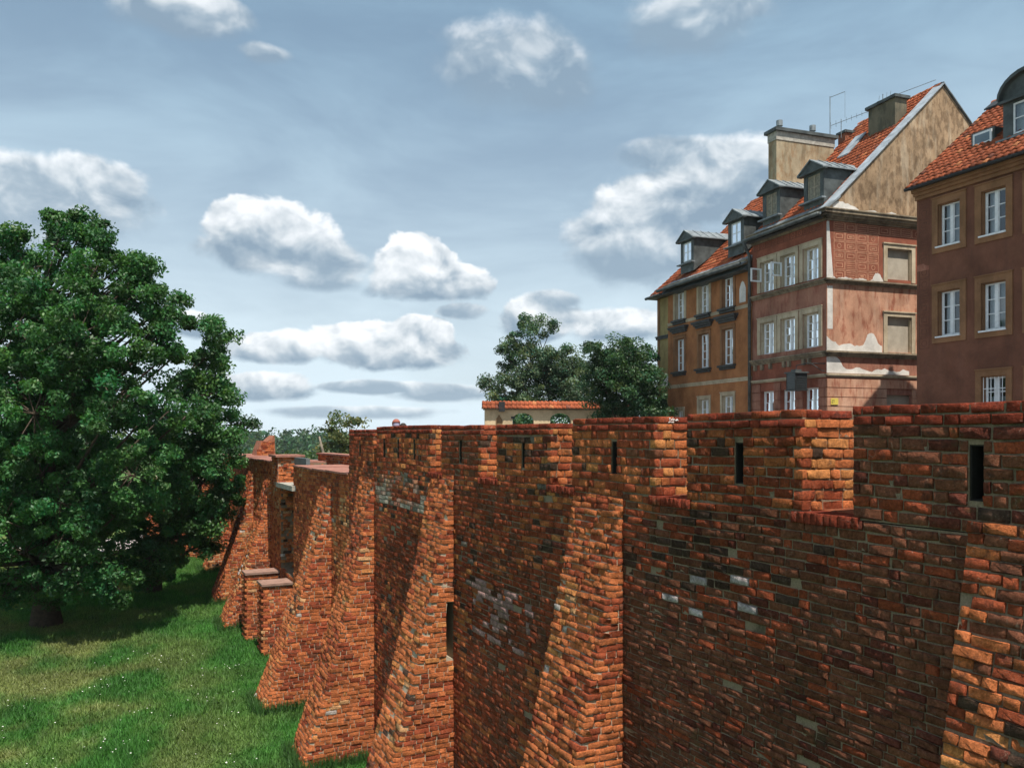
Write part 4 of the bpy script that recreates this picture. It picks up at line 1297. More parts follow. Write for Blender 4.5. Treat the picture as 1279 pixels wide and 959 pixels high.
for v in (2.9, 3.5): hook.tube([(1.5, v, 13.5), (1.5, v, 14.35), (1.5, v + .32, 14.45), (1.5, v + .34, 14.2)], .022, 5)
hook.build("flue_bracket", M_ZINCL, ochre, recalc=False)

# ------------------------------------------------------------------ the olive house
FL = Frame(FO(LO, 0.10, 0)[:2], UR, VR)
olive = empty("olive_house", FL(0.65, 0, BASE), "narrow olive green house front with tiled eave at the far end of the row", "house")
LL = 1.30
MB(FL).poly([(0, 0, BASE), (LL, 0, BASE), (LL, 0, 8.0), (0, 0, 8.0)]).poly([(LL, 0, BASE), (LL, 8, BASE), (LL, 8, 8), (LL, 4, 11.6), (LL, 0, 8)]).poly([(0, 8, BASE), (LL, 8, BASE), (LL, 8, 8), (0, 8, 8)]).build("front_wall", M_OLIVE, olive, recalc=False)
MB(FL).box(LL - .22, LL + .02, -.03, 0.4, BASE, 7.85).build("corner_strip", M_FRAME_B, olive, recalc=False)
moulding(FL, "cornice", M_TRIMDARK, olive, 0, LL + .2, 7.75, [(0, .1, .1), (.101, .25, .12)], False)
moulding(FL, "string_course", M_SILL, olive, 0, LL + .1, 5.45, [(0, .08, .12), (.121, .14, .06)], False)
moulding(FL, "string_course", M_OLIVE, olive, 0, LL + .1, 2.55, [(0, .08, .12), (.121, .14, .08)], False)
patch(FL, 0.1, 1.0, 2.76, lambda u: 3.5 - .5 * u, olive, 9)
MB(FL).prism([(0, -.5, 7.75), (0, 4, 11.7), (0, 8.5, 7.75)], (LL + .35, 0, 0)).build("roof", M_ZINCD, olive, recalc=False)
tile_rows("roof_tiles", FL, 0.1, LL + .35, (-.5, 7.75), (3.95, 11.65), olive, seed=7)
MB(FL).tube([(0, -.56, 7.82), (LL + .4, -.56, 7.8)], 0.08, 8).build("gutter", M_ZINCD, olive, smooth=True)

# ------------------------------------------------------------------ the brown house
FB = Frame((14.1, 29.0), (0.402, -0.9157), (0.9157, 0.402))
FBS = SwapUV(FB)
brown = empty("brown_house", FB(5, 0, BASE), "dark brown plastered house with buff window surrounds and red pantile roof with arched dormer", "house")
LB, EB, DB = 13.0, 8.90, 8.4
B_up = [(1.28 + 1.6 * i, 6.42, 0.84, 1.42) for i in range(7)]
B_lo = [(1.28 + 1.6 * i, 3.38, 0.84, 1.52) for i in range(7)]
B_gr = [(2.88 + 1.6 * i, 0.50, 0.84, 1.42) for i in range(6)]
MB(FB).wall(0, LB, BASE, EB, holes_of(B_up + B_lo + B_gr)).build("front_wall", M_BROWN, brown, recalc=False)
RSB = 0.79
RBV, RBZ = DB / 2, EB + DB / 2 * RSB
MB(FB).poly([(0, 0, BASE), (0, DB, BASE), (0, DB, EB), (0, RBV, RBZ), (0, 0, EB)]).poly([(LB, 0, BASE), (LB, DB, BASE), (LB, DB, EB), (LB, RBV, RBZ), (LB, 0, EB)]).poly([(0, DB, BASE), (LB, DB, BASE), (LB, DB, EB), (0, DB, EB)]).build("back_wall", M_BROWN, brown, recalc=False)
cur = ['full', 'sides', 'blind', 'full', 'sides', 'full', 'half']
for i, (uc, z0, w, h) in enumerate(B_up[:5]): window(FB, brown, uc, z0, w, h, 3, M_FRAME_B, 0.22, 'white', curtain=cur[i], seed=60 + i, rev=0.14)
for i, (uc, z0, w, h) in enumerate(B_lo[:5]): window(FB, brown, uc, z0, w, h, 3, M_FRAME_B, 0.22, 'white', curtain=('sides', 'full', 'sides', 'full', 'full')[i], seed=70 + i, rev=0.14)
for i, (uc, z0, w, h) in enumerate(B_gr[:4]): window(FB, brown, uc, z0, w, h, 3, M_FRAME_B, 0.20, 'white', curtain='lower', grille=True, seed=80 + i, rev=0.16)
sgraffito(FB, "sgraffito_lines", M_SLINE_D, brown, 0.08, 0.52, 3.0, 8.3, 0.44, 0.42, 15, (), 0.02)
patch(FB, 0.02, 0.5, 5.72, lambda u: 5.9 + .05 * math.sin(u * 9), brown, 10).data.materials[0] = M_PINK
moulding(FB, "cornice", M_FRAME_B, brown, -.02, LB, EB - .72, [(0, .08, .12), (.121, .16, .10), (.222, .26, .12)], False)
MB(FB).prism([(-.08, -.38, EB - .36), (-.08, RBV, RBZ + .06), (-.08, DB + .38, EB - .36)], (LB + .26, 0, 0)).build("roof", M_ZINCD, brown, recalc=False)
tile_rows("roof_tiles", FB, -.1, LB + .2, (-.42, EB - .40 + .05), (RBV - .05, RBZ + .05), brown, seed=9, pitch=0.22, dark=0.25, course_len=0.30)
tile_rows("roof_tiles", FB, -.2, LB + .2, (DB + .6, EB - .5), (RBV + .05, RBZ + .05), brown, seed=10, pitch=0.5, course_len=0.7)
ridge_tiles(FB, -.2, LB + .2, RBV, RBZ + .12, brown, 8)
MB(FB).tube([(-.12, -.44, EB - .36), (LB + .2, -.44, EB - .38)], 0.06, 8).build("gutter", M_IRON, brown, smooth=True)
for uc in (3.5, 8.4): dormer(FB, brown, uc, 0.75, EB + .62, 1.7, 1.25, RBV, RSB, EB, style='arch', seed=int(uc))
# hatch with a small pane low on the roof
hw = MB(FB); hu, hv, hz = 1.75, 1.1, EB + .86
hw.box(hu - .42, hu + .42, hv - .10, hv + .7, hz - .08, hz + .46).build("roof_hatch", M_ZINCD, brown, recalc=False)
hat = MB(FB).box(hu - .34, hu + .34, hv - .14, hv - .101, hz - .02, hz + .40).build("hatch_frame", M_WHITE, brown, recalc=False)
MB(FB).poly([(hu - .27, hv - .143, hz + .05), (hu + .27, hv - .143, hz + .05), (hu + .27, hv - .143, hz + .33), (hu - .27, hv - .143, hz + .33)]).build("pane", plain("dark_pane", (0.12, 0.17, 0.21), 0.15, 0.1, 3, bmp=0, spec=0.6), hat, recalc=False)
MB(FB).prism([(-.15, 3.6, EB + 3.05), (0.3, 3.6, EB + 3.05), (0.3, 4.1, EB + 3.42), (-.15, 4.1, EB + 3.42)], (0, 0, .06)).build("open_skylight", M_IRON, brown, recalc=False)

# ------------------------------------------------------------------ lantern and aerials on the row
lan = empty("street_lantern", FP(0.95, -0.75, 1.9), "black square wall lantern on an iron bracket at the corner of the pink house", "lantern")
q = MB(FP)
for a in (0.66, 1.20):
    for v in (-1.02, -0.48): q.box(a, a + .045, v, v + .045, 1.95, 2.62)
q.box(0.64, 1.265, -1.04, -.415, 1.90, 1.96).build("lantern_frame", M_IRON, lan, recalc=False)
lid = MB(FP); lid.prism([(0.60, -1.08, 2.62), (1.305, -1.08, 2.62), (1.305, -.375, 2.62), (0.60, -.375, 2.62)], (0, 0, .06)); lid.box(0.8, 1.1, -.9, -.6, 2.68, 2.78); lid.build("lantern_lid", M_ZINCD, lan, recalc=False)
M_SMOKE = plain("smoked_glass", (0.035, 0.042, 0.045), 0.25, 0.15, 4, bmp=0, spec=0.5)
for a, c, v, w in ((.705, 1.2, -1.012, -1.0), (.705, 1.2, -.46, -.45)): MB(FP).box(a, c, v, w, 1.96, 2.62).build("lantern_pane", M_SMOKE, lan, recalc=False)
for a in (0.672, 1.212): MB(FP).box(a, a + .012, -.975, -.48, 1.96, 2.62).build("lantern_pane", M_SMOKE, lan, recalc=False)
sl = MB(FP)
for k in range(6):
    z = 2.02 + .1 * k
    sl.box(0.70, 1.20, -1.03, -1.015, z, z + .018).box(.655, .668, -.98, -.48, z, z + .018)
sl.build("louvre_bars", M_IRON, lan, recalc=False)
MB(FP).tube([(0.95, -.75, 2.76), (0.95, -.75, 2.95), (0.6, -.5, 3.02), (0.05, -.03, 2.98)], .022, 6).tube([(0.45, -.4, 3.0), (0.15, -.12, 2.7), (0.04, -.03, 2.66)], .018, 6).build("bracket", M_IRON, lan, recalc=False)

ant = empty("roof_aerial", FP(4.9, 4.6, 14.7), "thin double mast television aerial behind the big plastered chimney", "aerial")
a = MB(FP).tube([(4.9, 4.35, 14.35), (4.9, 4.35, 16.35)], .02, 5).tube([(4.9, 4.35, 16.3), (4.4, 4.8, 16.45)], .015, 5).tube([(4.4, 4.8, 16.45), (4.4, 4.8, 15.2)], .008, 4)
a.tube([(4.6, 4.75, 14.3), (4.6, 4.75, 15.2)], .018, 5)
a.build("mast", M_ZINC, ant, recalc=False)
y = MB(FP).tube([(4.9, 4.4, 14.95), (3.6, 5.7, 15.4)], .014, 5)
for k in range(9):
    t = k / 8; c = (4.9 - 1.3 * t, 4.4 + 1.3 * t, 14.95 + .45 * t); w = .24 - .12 * t
    y.tube([(c[0] - w * .2, c[1] - w * .2, c[2] + w * .6), (c[0] + w * .2, c[1] + w * .2, c[2] - w * .6)], .008, 4)
y.build("rod_array", M_ZINC, ant, recalc=False)
ant2 = empty("roof_aerial", FP(1.6, 4.7, 14.88), "long slanting aerial rod on top of the dark ridge chimney", "aerial")
MB(FP).tube([(1.9, 4.7, 14.86), (1.9, 4.7, 15.35)], .02, 5).build("mast", M_ZINC, ant2, recalc=False)
y = MB(FP).tube([(2.1, 4.55, 15.05), (0.4, 6.2, 15.6)], .014, 5)
for k in range(4): y.tube([(2.05 - .12 * k, 4.6 + .1 * k, 14.95 + .04 * k), (2.0 - .12 * k, 4.6 + .1 * k, 15.3 + .04 * k)], .009, 4)
y.build("rod_array", M_ZINC, ant2, recalc=False)

# ------------------------------------------------------------------ cream wall with arches, beyond the walk
FG = Frame((-1.55, 47.6), (0.996, 0.09), (-0.09, 0.996))
M_CREAM = plaster("cream_render", (0.56, 0.43, 0.27), (0.50, 0.37, 0.22), (0.40, 0.29, 0.18), 0.52, 0.58, 0.5, 4, 0.5, 0.4)
gate = empty("arched_wall", FG(4, 0, BASE), "cream rendered garden wall with two arched openings under an orange tile coping", "wall")
GL, GT = 8.6, 1.52
arch_c = [2.20, 4.38]; AW, AH = 0.62, 0.95      # half width, springing height
gw = MB(FG)
for v in (0.0, 0.42):
    edges = [0.0]
    for c in arch_c: edges += [c - AW, c + AW]
    edges.append(GL)
    for a, c in zip(edges[0::2], edges[1::2]): gw.poly([(a, v, BASE), (c, v, BASE), (c, v, GT), (a, v, GT)])
    for c in arch_c:
        for q in range(12):
            t0, t1 = math.pi * q / 12, math.pi * (q + 1) / 12
            x0, z0, x1, z1 = c - AW * math.cos(t0), AH + .40 * math.sin(t0), c - AW * math.cos(t1), AH + .40 * math.sin(t1)
            gw.poly([(x0, v, z0), (x1, v, z1), (x1, v, GT), (x0, v, GT)])
            if v == 0.0: gw.poly([(x0, 0, z0), (x1, 0, z1), (x1, .42, z1), (x0, .42, z0)])
        if v == 0.0:
            for e in (c - AW, c + AW): gw.poly([(e, 0, BASE), (e, .42, BASE), (e, .42, AH), (e, 0, AH)])
gw.poly([(0, 0, BASE), (0, .42, BASE), (0, .42, GT), (0, 0, GT)]).poly([(GL, 0, BASE), (GL, .42, BASE), (GL, .42, GT), (GL, 0, GT)])
gw.build("wall_body", M_CREAM, gate, recalc=False)
MB(FG).box(-.08, GL + .08, -.10, .52, GT, GT + .07).build("coping_moulding", M_TRIMDARK, gate, recalc=False)
MB(FG).prism([(-.12, -.2, GT + .07), (-.12, .21, GT + .46), (-.12, .62, GT + .07)], (GL + .24, 0, 0)).build("coping_core", M_CREAM, gate, recalc=False)
tile_rows("roof_tiles", FG, -.15, GL + .15, (-.26, GT + .05), (.2, GT + .47), gate, pitch=.24, course_len=.3, seed=31)
tile_rows("roof_tiles", FG, -.15, GL + .15, (.68, GT + .05), (.22, GT + .47), gate, pitch=.24, course_len=.3, seed=32)
MB(FG).box(.78, 1.12, -.34, -.1, GT - .1, GT + .46).build("rain_hopper", M_IRON, gate, recalc=False)
MB(FG).prism([(.62, -.03, .3), (1.0, -.03, .3), (1.0, -.03, .95), (.81, -.03, 1.25), (.62, -.03, .95)], (0, .04, 0)).build("wall_niche", plain("brown_niche", (0.20, 0.12, 0.06), 0.9, 0.2, 5), gate, recalc=False)
MB(FG).box(1.5, 1.72, -.03, 0.0, 1.02, 1.14).build("wall_plate", M_IRON, gate, recalc=False)

# ------------------------------------------------------------------ trees
def leaf_mat(name, rough=0.5, trans=0.35):
    m = bpy.data.materials.new(name); m.use_nodes = True
    n = Nodes(m.node_tree); m.node_tree.nodes.clear()
    col = n.new('ShaderNodeAttribute', attribute_name='tint').outputs['Color']
    p = n.new('ShaderNodeBsdfPrincipled', {'Base Color': col, 'Roughness': rough, 'Specular IOR Level': 0.4})
    t = n.new('ShaderNodeBsdfTranslucent', {'Color': n.mix(1.0, col, (1.1, 1.25, 0.5), 'MULTIPLY')})
    mx = n.new('ShaderNodeMixShader', {0: trans, 1: p.outputs[0], 2: t.outputs[0]})
    o = n.new('ShaderNodeOutputMaterial')
    m.node_tree.links.new(mx.outputs[0], o.inputs[0])
    return m


M_LEAF = leaf_mat("leaf")
M_BARK = plain("bark", (0.075, 0.055, 0.040), 0.95, 0.4, 6, bmp=0.6)
M_BARKP = plain("pale_dead_wood", (0.20, 0.165, 0.13), 0.9, 0.3, 6, bmp=0.5)


def leaves(C, nper, spread_, size, col, r, flat=0.75, up=0.35):
    """leaf quads scattered round clump centres C; returns verts, faces, colours"""
    n_ = len(C) * nper
    ctr = np.repeat(C, nper, 0)
    rad = np.repeat(spread_, nper) if np.ndim(spread_) else spread_
    off = r.normal(0, 1, (n_, 3)); off /= np.linalg.norm(off, axis=1)[:, None] + 1e-9
    off *= (r.random(n_) ** 0.45)[:, None]
    off[:, 2] *= flat
    P = ctr + off * (np.asarray(rad)[:, None] if np.ndim(rad) else rad)
    nrm_ = r.normal(0, 1, (n_, 3)) * 0.8 + off * 0.9; nrm_[:, 2] += up
    nrm_ /= np.linalg.norm(nrm_, axis=1)[:, None]
    a = np.cross(nrm_, r.normal(0, 1, (n_, 3))); a /= np.linalg.norm(a, axis=1)[:, None] + 1e-9
    b_ = np.cross(nrm_, a)
    sz = size * r.uniform(0.6, 1.35, n_)[:, None]
    droop = np.zeros((n_, 3)); droop[:, 2] = -0.25
    V = np.stack([P - a * sz, P + b_ * sz * 0.55 , P + a * sz + droop * sz, P - b_ * sz * 0.55], 1)
    F = np.arange(n_ * 4).reshape(-1, 4)
    clump = np.repeat(r.uniform(0.5, 1.4, len(C)), nper)
    hue = np.repeat(r.normal(0, 1, len(C)), nper) * 0.10 + r.normal(0, .10, n_)
    c = np.asarray(col)[None, :] * (clump * r.uniform(0.75, 1.3, n_))[:, None]
    c = c * np.stack([1 + 1.6 * hue, 1 + 0.2 * hue, 1 - 0.8 * hue], 1).clip(0.3, 2)
    return V.reshape(-1, 3), F, np.repeat(c, 4, 0)


def tree(name, base_, blobs, label, cat, nclump, nper, size, col, seed, trunk_r=0.3, group=None, clump_r=0.75, bark=None, inner=0.5, lean=0.0, spokes=True):
    """blobs: (x, y, z, radius) crown masses in the world; trunk with limbs to each, twigs to the clumps, leaves round the clumps"""
    r = np.random.default_rng(seed)
    base_ = np.array(base_, float)
    root = empty(name, base_, label, cat, group)
    B = np.array(blobs, float)
    w = B[:, 3] ** 2; w = w / w.sum()
    C, R_ = [], []
    tw = MB()
    top = B[:, 2].max()
    axis = np.average(B[:, :2], axis=0, weights=w)
    z0, z1 = base_[2], base_[2] + (top - base_[2]) * 0.80
    def trunk_at(z):
        t = np.clip((z - z0) / (z1 - z0), 0, 1)
        p = base_[:2] * (1 - t) + axis * t + np.array((math.sin(t * 5 + seed), math.cos(t * 4 + seed))) * 0.18 * t
        return np.array((p[0], p[1], z0 + (z1 - z0) * t)), trunk_r * (1 - 0.82 * t) + 0.02
    ts = np.linspace(0, 1, 9)
    tp = [trunk_at(z0 - 0.3 + (z1 - z0 + .3) * t) for t in ts]
    rr = [q[1] for q in tp]; rr[0] *= 1.5
    tw.tube([tuple(q[0]) for q in tp], rr, 9)
    for x, y, z, rad in B:
        start, sr = trunk_at(max(z - rad * 0.7 - np.hypot(x - axis[0], y - axis[1]) * 0.55, z0 + (z1 - z0) * 0.2))
        end = np.array((x, y, z))
        mid = (start + end) / 2 + np.array((r.normal(0, .12), r.normal(0, .12), -0.1 * np.linalg.norm(end - start)))
        tw.tube([tuple(start), tuple(mid), tuple(end)], [min(sr * .5, .11), min(sr * .35, .06), .02], 6)
        k = max(4, int(round(nclump * rad ** 2 / (B[:, 3] ** 2).sum())))
        for q in range(k):
            dv = r.normal(0, 1, 3); dv /= np.linalg.norm(dv)
            p = end + dv * rad * (r.uniform(inner, 1.0) if r.random() < .75 else r.uniform(.9, 1.25)) * np.array((1, 1, 0.92))
            C.append(p); R_.append(clump_r * r.uniform(0.4, 1.35))
            if spokes and q % 3 == 0: tw.tube([tuple(end), tuple((end + p) / 2 + r.normal(0, .05, 3)), tuple(p)], [.028, .016, .006], 4, cap=False)
    C = np.array(C); R_ = np.array(R_)
    C[:, 2] = np.maximum(C[:, 2], base_[2] + 0.8)
    V, F, c = leaves(C, nper, R_, size, col, r)
    mesh_obj("crown", V, F, M_LEAF, root, vcol=c)
    tw.build("trunk", bark or M_BARK, root, smooth=True, recalc=False)
    return root


def blob_px(lst, Y, seed, depth=1.0, rep=2):
    """crown masses given as sizes of the outline seen at distance Y, each with real depth"""
    r = random.Random(seed); out_ = []
    k = Y / FPX
    for px, py, pr in lst:
        for q in range(rep):
            dy = (-r.uniform(.5, 1) if q == 1 else r.uniform(-1, 1)) * depth * (0.4 + pr / 90)
            out_.append(((px - 640) * k, Y + dy, (545 - py) * k, pr * k * (1.0 if q == 0 else r.uniform(.75, .95))))
    return out_


big = [(104, 322, 27), (100, 290, 12), (78, 345, 26), (35, 355, 22), (34, 322, 9), (3, 365, 26), (8, 328, 9), (150, 350, 26), (148, 322, 12), (188, 375, 24), (186, 350, 12), (205, 395, 14), (70, 420, 70), (150, 430, 62),
       (205, 440, 30), (5, 460, 70), (100, 520, 80), (185, 510, 55), (35, 600, 70), (125, 620, 62), (195, 590, 50), (70, 680, 55), (150, 690, 36), (-50, 560, 80), (-40, 670, 60), (-30, 420, 60), (10, 710, 36), (230, 520, 26), (110, 725, 22), (60, 560, 55), (15, 545, 60), (60, 640, 60), (90, 590, 50), (20, 620, 60), (50, 480, 55), (170, 640, 45), (130, 480, 50), (60, 730, 26), (165, 725, 22), (105, 375, 40), (60, 375, 36), (135, 400, 42), (30, 400, 40), (165, 400, 28), (95, 440, 45), (125, 300, 12), (130, 345, 26), (228, 442, 9), (222, 418, 9), (30, 735, 20), (120, 722, 18), (-20, 735, 24), (116, 280, 7), (152, 312, 9), (192, 338, 9), (10, 304, 9), (38, 302, 8), (208, 368, 8), (90, 280, 7), (172, 335, 8), (222, 398, 6)]
tree("oak_tree", (-16.9, 30.2, float(ground_z(-16.9, 30.2))), blob_px(big, 29.6, 1, 2.6), "huge dense dark green broadleaf tree standing on the lawn, its crown filling the left side", "tree", 1150, 210, 0.066, (0.042, 0.128, 0.033), 11, 0.36, clump_r=0.43)
second = [(270, 425, 16), (272, 408, 6), (263, 450, 22), (245, 480, 30), (268, 495, 28), (280, 530, 24), (250, 545, 34), (285, 575, 22), (255, 600, 38), (288, 610, 18), (272, 645, 26), (240, 650, 30), (250, 680, 22), (215, 640, 36), (205, 690, 34), (225, 560, 34), (298, 545, 9), (190, 715, 20)]
tree("lime_tree", (-15.2, 35.2, float(ground_z(-15.2, 35.2))), blob_px(second, 33.2, 2, 1.6), "narrower green tree with a pointed top between the huge tree and the wall's far end", "tree", 400, 200, 0.068, (0.046, 0.130, 0.036), 12, 0.24, clump_r=0.43)
tree("lime_tree", (-19.3, 37.5, float(ground_z(-19.3, 37.5))), blob_px([(95, 560, 60), (60, 500, 60), (120, 640, 50), (40, 640, 50)], 37.5, 5, 2), "dark tree half hidden behind the trunk of the huge tree", "tree", 120, 110, 0.12, (0.042, 0.12, 0.042), 13, 0.22, clump_r=0.7)

TG = "trees rising behind the arched garden wall"
ta = [(655, 420, 22), (668, 402, 12), (640, 432, 16), (690, 408, 6), (645, 465, 28), (625, 440, 10), (675, 450, 28), (690, 480, 30), (655, 495, 30), (618, 480, 12), (605, 478, 5), (622, 500, 14), (715, 460, 22), (730, 490, 28), (700, 510, 30), (640, 520, 30), (720, 470, 22), (735, 452, 14), (700, 452, 18), (700, 480, 26), (640, 490, 26), (662, 450, 24)]
tree("poplar_tree", (1.5, 60, -1.7), blob_px(ta, 58, 7, 1.6, 1), "tall grey green tree with loose silvery foliage behind the arched wall", "tree", 330, 150, 0.085, (0.085, 0.135, 0.072), 21, 0.25, clump_r=0.62, inner=0.3)
tb = [(780, 440, 18), (785, 424, 9), (745, 440, 14), (738, 430, 8), (765, 465, 24), (800, 455, 18), (812, 440, 12), (790, 485, 30), (760, 500, 26), (812, 495, 24), (745, 475, 14), (775, 525, 30), (810, 525, 26), (755, 455, 12), (775, 465, 26), (750, 455, 16), (800, 475, 24)]
tree("maple_tree", (6.0, 45.0, -1.6), blob_px(tb, 45, 8, 1.4, 1), "darker rounded tree between the arched wall and the olive house", "tree", 330, 150, 0.072, (0.040, 0.090, 0.036), 22, 0.2, clump_r=0.5, inner=0.3)
# something green seen through the arches
for i, (x, yy) in enumerate(((0.6, 51.5), (3.1, 52.0))):
    tree("shrub", (x, yy, -1.5), [(x, yy, .2, 1.0), (x + .6, yy + .3, .9, .9), (x - .5, yy, 1.0, .8)], "leafy shrub seen through the arched opening farther %s the tree" % ("from" if i == 0 else "towards"), "shrub", 26, 70, 0.10, (0.05, 0.12, 0.055), 30 + i, 0.06, clump_r=0.45, spokes=False)
bpy.data.objects["shrub"]['label'] = "leafy shrub seen through the first arch, below the tall silvery tree"
bpy.data.objects["shrub.001"]['label'] = "leafy shrub seen through the second arch, nearer the dark rounded tree"

# sparse tree and the dead snag beyond the lower wall
ts_ = [(440, 528, 9), (452, 526, 6), (425, 525, 9), (412, 535, 7), (430, 545, 14), (445, 550, 14), (408, 552, 9), (420, 566, 14), (440, 572, 18), (402, 566, 8)]
tree("sparse_tree", (-11.0, 56.0, -6.3), blob_px(ts_, 55, 9, 1.0, 1), "small sparse olive green tree standing beyond the lower wall", "tree", 60, 60, 0.11, (0.10, 0.125, 0.045), 24, 0.14, clump_r=0.5, inner=0.3)
snag = MB().tube([(-12.0, 54, -6.4), (-12.1, 54, -2.6), (-12.25, 54, -1.0), (-12.5, 54.0, 0.0)], [.15, .11, .09, .05], 8).tube([(-12.2, 54, -2.4), (-11.8, 54.1, -1.3), (-11.9, 54.1, -.9)], [.08, .06, .03], 6)
tag(snag.build("dead_trunk", M_BARKP, None, smooth=True), "pale broken dead trunk leaning beside the small sparse tree", "tree trunk")

# light green bushes in front of the far wood, each of its own
r = np.random.default_rng(77)
for i, px in enumerate((318, 340, 362, 384, 404, 300)):
    Y = 72 + r.uniform(-4, 4); k = Y / FPX; x = (px - 640) * k
    lab = ("light green bush nearest the broken tower stump", "light green bush second from the broken tower stump in its row", "light green bush third from the broken tower stump in its row", "light green bush straight above the gate pier, left of the sparse tree", "light green bush right behind the dead trunk and sparse tree", "light green bush at the edge of the lime tree's crown")[i]
    gz0 = float(ground_z(x, Y)); top = -1.15 + r.uniform(-.15, .2)
    tree("bush", (x, Y, gz0), [(x + q * 0.7, Y + r.uniform(-.8, .8), z, 1.25) for q in (-1, 0, 1) for z in (top - 1.3, top - 2.9, top - 4.2)], lab, "bush", 60, 34, 0.17, (0.075, 0.130, 0.050), 50 + i, 0.1, "light green bushes below the far wood", 0.7, spokes=False)

# far wood on the other side of the valley
C, Rr = [], []
for i in range(420):
    x = r.uniform(-330, 40); y = r.uniform(330, 440)
    h = r.uniform(11, 16.2) * (0.9 + .16 * math.sin(x * .05)); rad = r.uniform(3.2, 5.0)
    zg = float(ground_z(x, y))
    for q in range(14):
        dv = r.normal(0, 1, 3); dv /= np.linalg.norm(dv)
        C.append((x + dv[0] * rad, y + dv[1] * rad, zg + h * 0.60 + dv[2] * h * 0.40)); Rr.append(r.uniform(1.3, 2.4))
V, F, c = leaves(np.array(C), 12, np.array(Rr), 0.85, (0.050, 0.112, 0.048), r)
mesh_obj("far_wood", V, F, M_LEAF, None, vcol=c, kind='stuff')

# ------------------------------------------------------------------ lawn growth, daisies, path, stone
r = np.random.default_rng(5)
n_ = 230000
Yg = 13 + (46 - 13) * r.random(n_) ** 1.25
Xg = 6.4 - 0.5 * Yg - r.random(n_) * (0.16 * Yg + 6.8)
keep = (Xg > -0.64 * Yg - 1.0)
Xg, Yg = Xg[keep], Yg[keep]
Zg = ground_z(Xg, Yg)
hgt = r.uniform(.05, .12, len(Xg)) * (0.7 + 0.9 * vnoise(Xg * .9, Yg * .9, 33)) * (1.25 - .5 * dry(Xg, Yg))
th = r.random(len(Xg)) * 6.283
wd = r.uniform(.012, .022, len(Xg))
lean = r.normal(0, .05, (len(Xg), 2))
V = np.stack([np.stack([Xg - np.cos(th) * wd, Yg - np.sin(th) * wd, Zg - .01], 1), np.stack([Xg + np.cos(th) * wd, Yg + np.sin(th) * wd, Zg - .01], 1), np.stack([Xg + lean[:, 0], Yg + lean[:, 1], Zg + hgt], 1)], 1).reshape(-1, 3)
gc = grass_colour(Xg, Yg) * r.uniform(.6, 1.5, (len(Xg), 1))
mesh_obj("grass", V, np.arange(len(V)).reshape(-1, 3), leaf_mat("grass_blade", 0.6, 0.3), None, (-9, 24, -7.3), vcol=np.repeat(gc, 3, 0), kind='stuff')
# taller growth left unmown along the foot of the wall
fx, fy = [], []
for a, b_, zt, sc in BUTT[2:]:
    tg = spread(zt - gz((a + b_) / 2), sc)
    for q in range(900):
        tt = r.random() * (tg + .1); P_ = wp(a - abs(r.normal(0, .07)) - .02, tt); fx.append(P_[0]); fy.append(P_[1])
    for q in range(700):
        P_ = wp(a + (b_ - a) * r.random(), tg + abs(r.normal(0, .08)) + .02); fx.append(P_[0]); fy.append(P_[1])
for q in range(4500):
    P_ = wp(16 + 26 * r.random(), abs(r.normal(0, .1)) + .03); fx.append(P_[0]); fy.append(P_[1])
fx, fy = np.array(fx), np.array(fy)
fz = ground_z(fx, fy); fh = r.uniform(.10, .38, len(fx)) * (0.4 + vnoise(fx * 1.7, fy * 1.7, 71)); th = r.random(len(fx)) * 6.283; fw = r.uniform(.010, .022, len(fx)); fl = r.normal(0, .09, (len(fx), 2))
V = np.stack([np.stack([fx - np.cos(th) * fw, fy - np.sin(th) * fw, fz - .02], 1), np.stack([fx + np.cos(th) * fw, fy + np.sin(th) * fw, fz - .02], 1), np.stack([fx + fl[:, 0], fy + fl[:, 1], fz + fh], 1)], 1).reshape(-1, 3)
mesh_obj("weeds", V, np.arange(len(V)).reshape(-1, 3), bpy.data.materials["grass_blade"], None, (-7, 24, -7.3), vcol=np.repeat(np.array((0.05, 0.125, 0.03)) * r.uniform(.5, 1.5, (len(fx), 1)), 3, 0), kind='stuff')
# daisies in loose drifts
P = []
for cx, cy, k, s_ in ((-11.6, 23.6, 60, .45), (-9.5, 19.6, 46, .35), (-9.9, 21.6, 26, .3), (-13.6, 22.0, 40, .5), (-12.6, 20.4, 26, .35), (-8.0, 23.0, 36, .5), (-8.4, 25.4, 44, .5), (-7.6, 21.0, 20, .5), (-10.6, 26, 46, .6), (-6.6, 18.8, 20, .4), (-10.5, 18.4, 34, .35), (-12.2, 26.2, 40, .6), (-9.6, 22.9, 70, 2.4)):
    for q in range(int(k * .28)): P.append((cx + r.normal(0, s_), cy + r.normal(0, s_ * .8)))
V, F = [], []
for x, y in P:
    if x > 6.4 - .5 * y - 1.5: continue
    z = float(ground_z(x, y)) + r.uniform(.07, .12); s_ = r.uniform(.012, .022); k = len(V)
    for q in range(6): V.append((x + s_ * math.cos(q * 1.047), y + s_ * math.sin(q * 1.047), z + r.normal(0, .004)))
    F.append(list(range(k, k + 6)))
mesh_obj("daisies", V, F, plain("white_petal", (0.75, 0.75, 0.70), 0.7, 0.1, 8, bmp=0), None, kind='stuff')

# pale paved path seen through the tree
mb = MB(); pts = [(-46, 37.0), (-22, 45.0), (-17.5, 50), (-17.0, 56), (-21, 56), (-24, 50.5), (-46, 43.5)]
mb.F.append(mb.pts([(x, y, float(ground_z(x, y)) + .12) for x, y in pts]))
mb.build("path", plain("pale_paving", (0.36, 0.32, 0.30), 0.9, 0.15, 2), None, kind='structure')

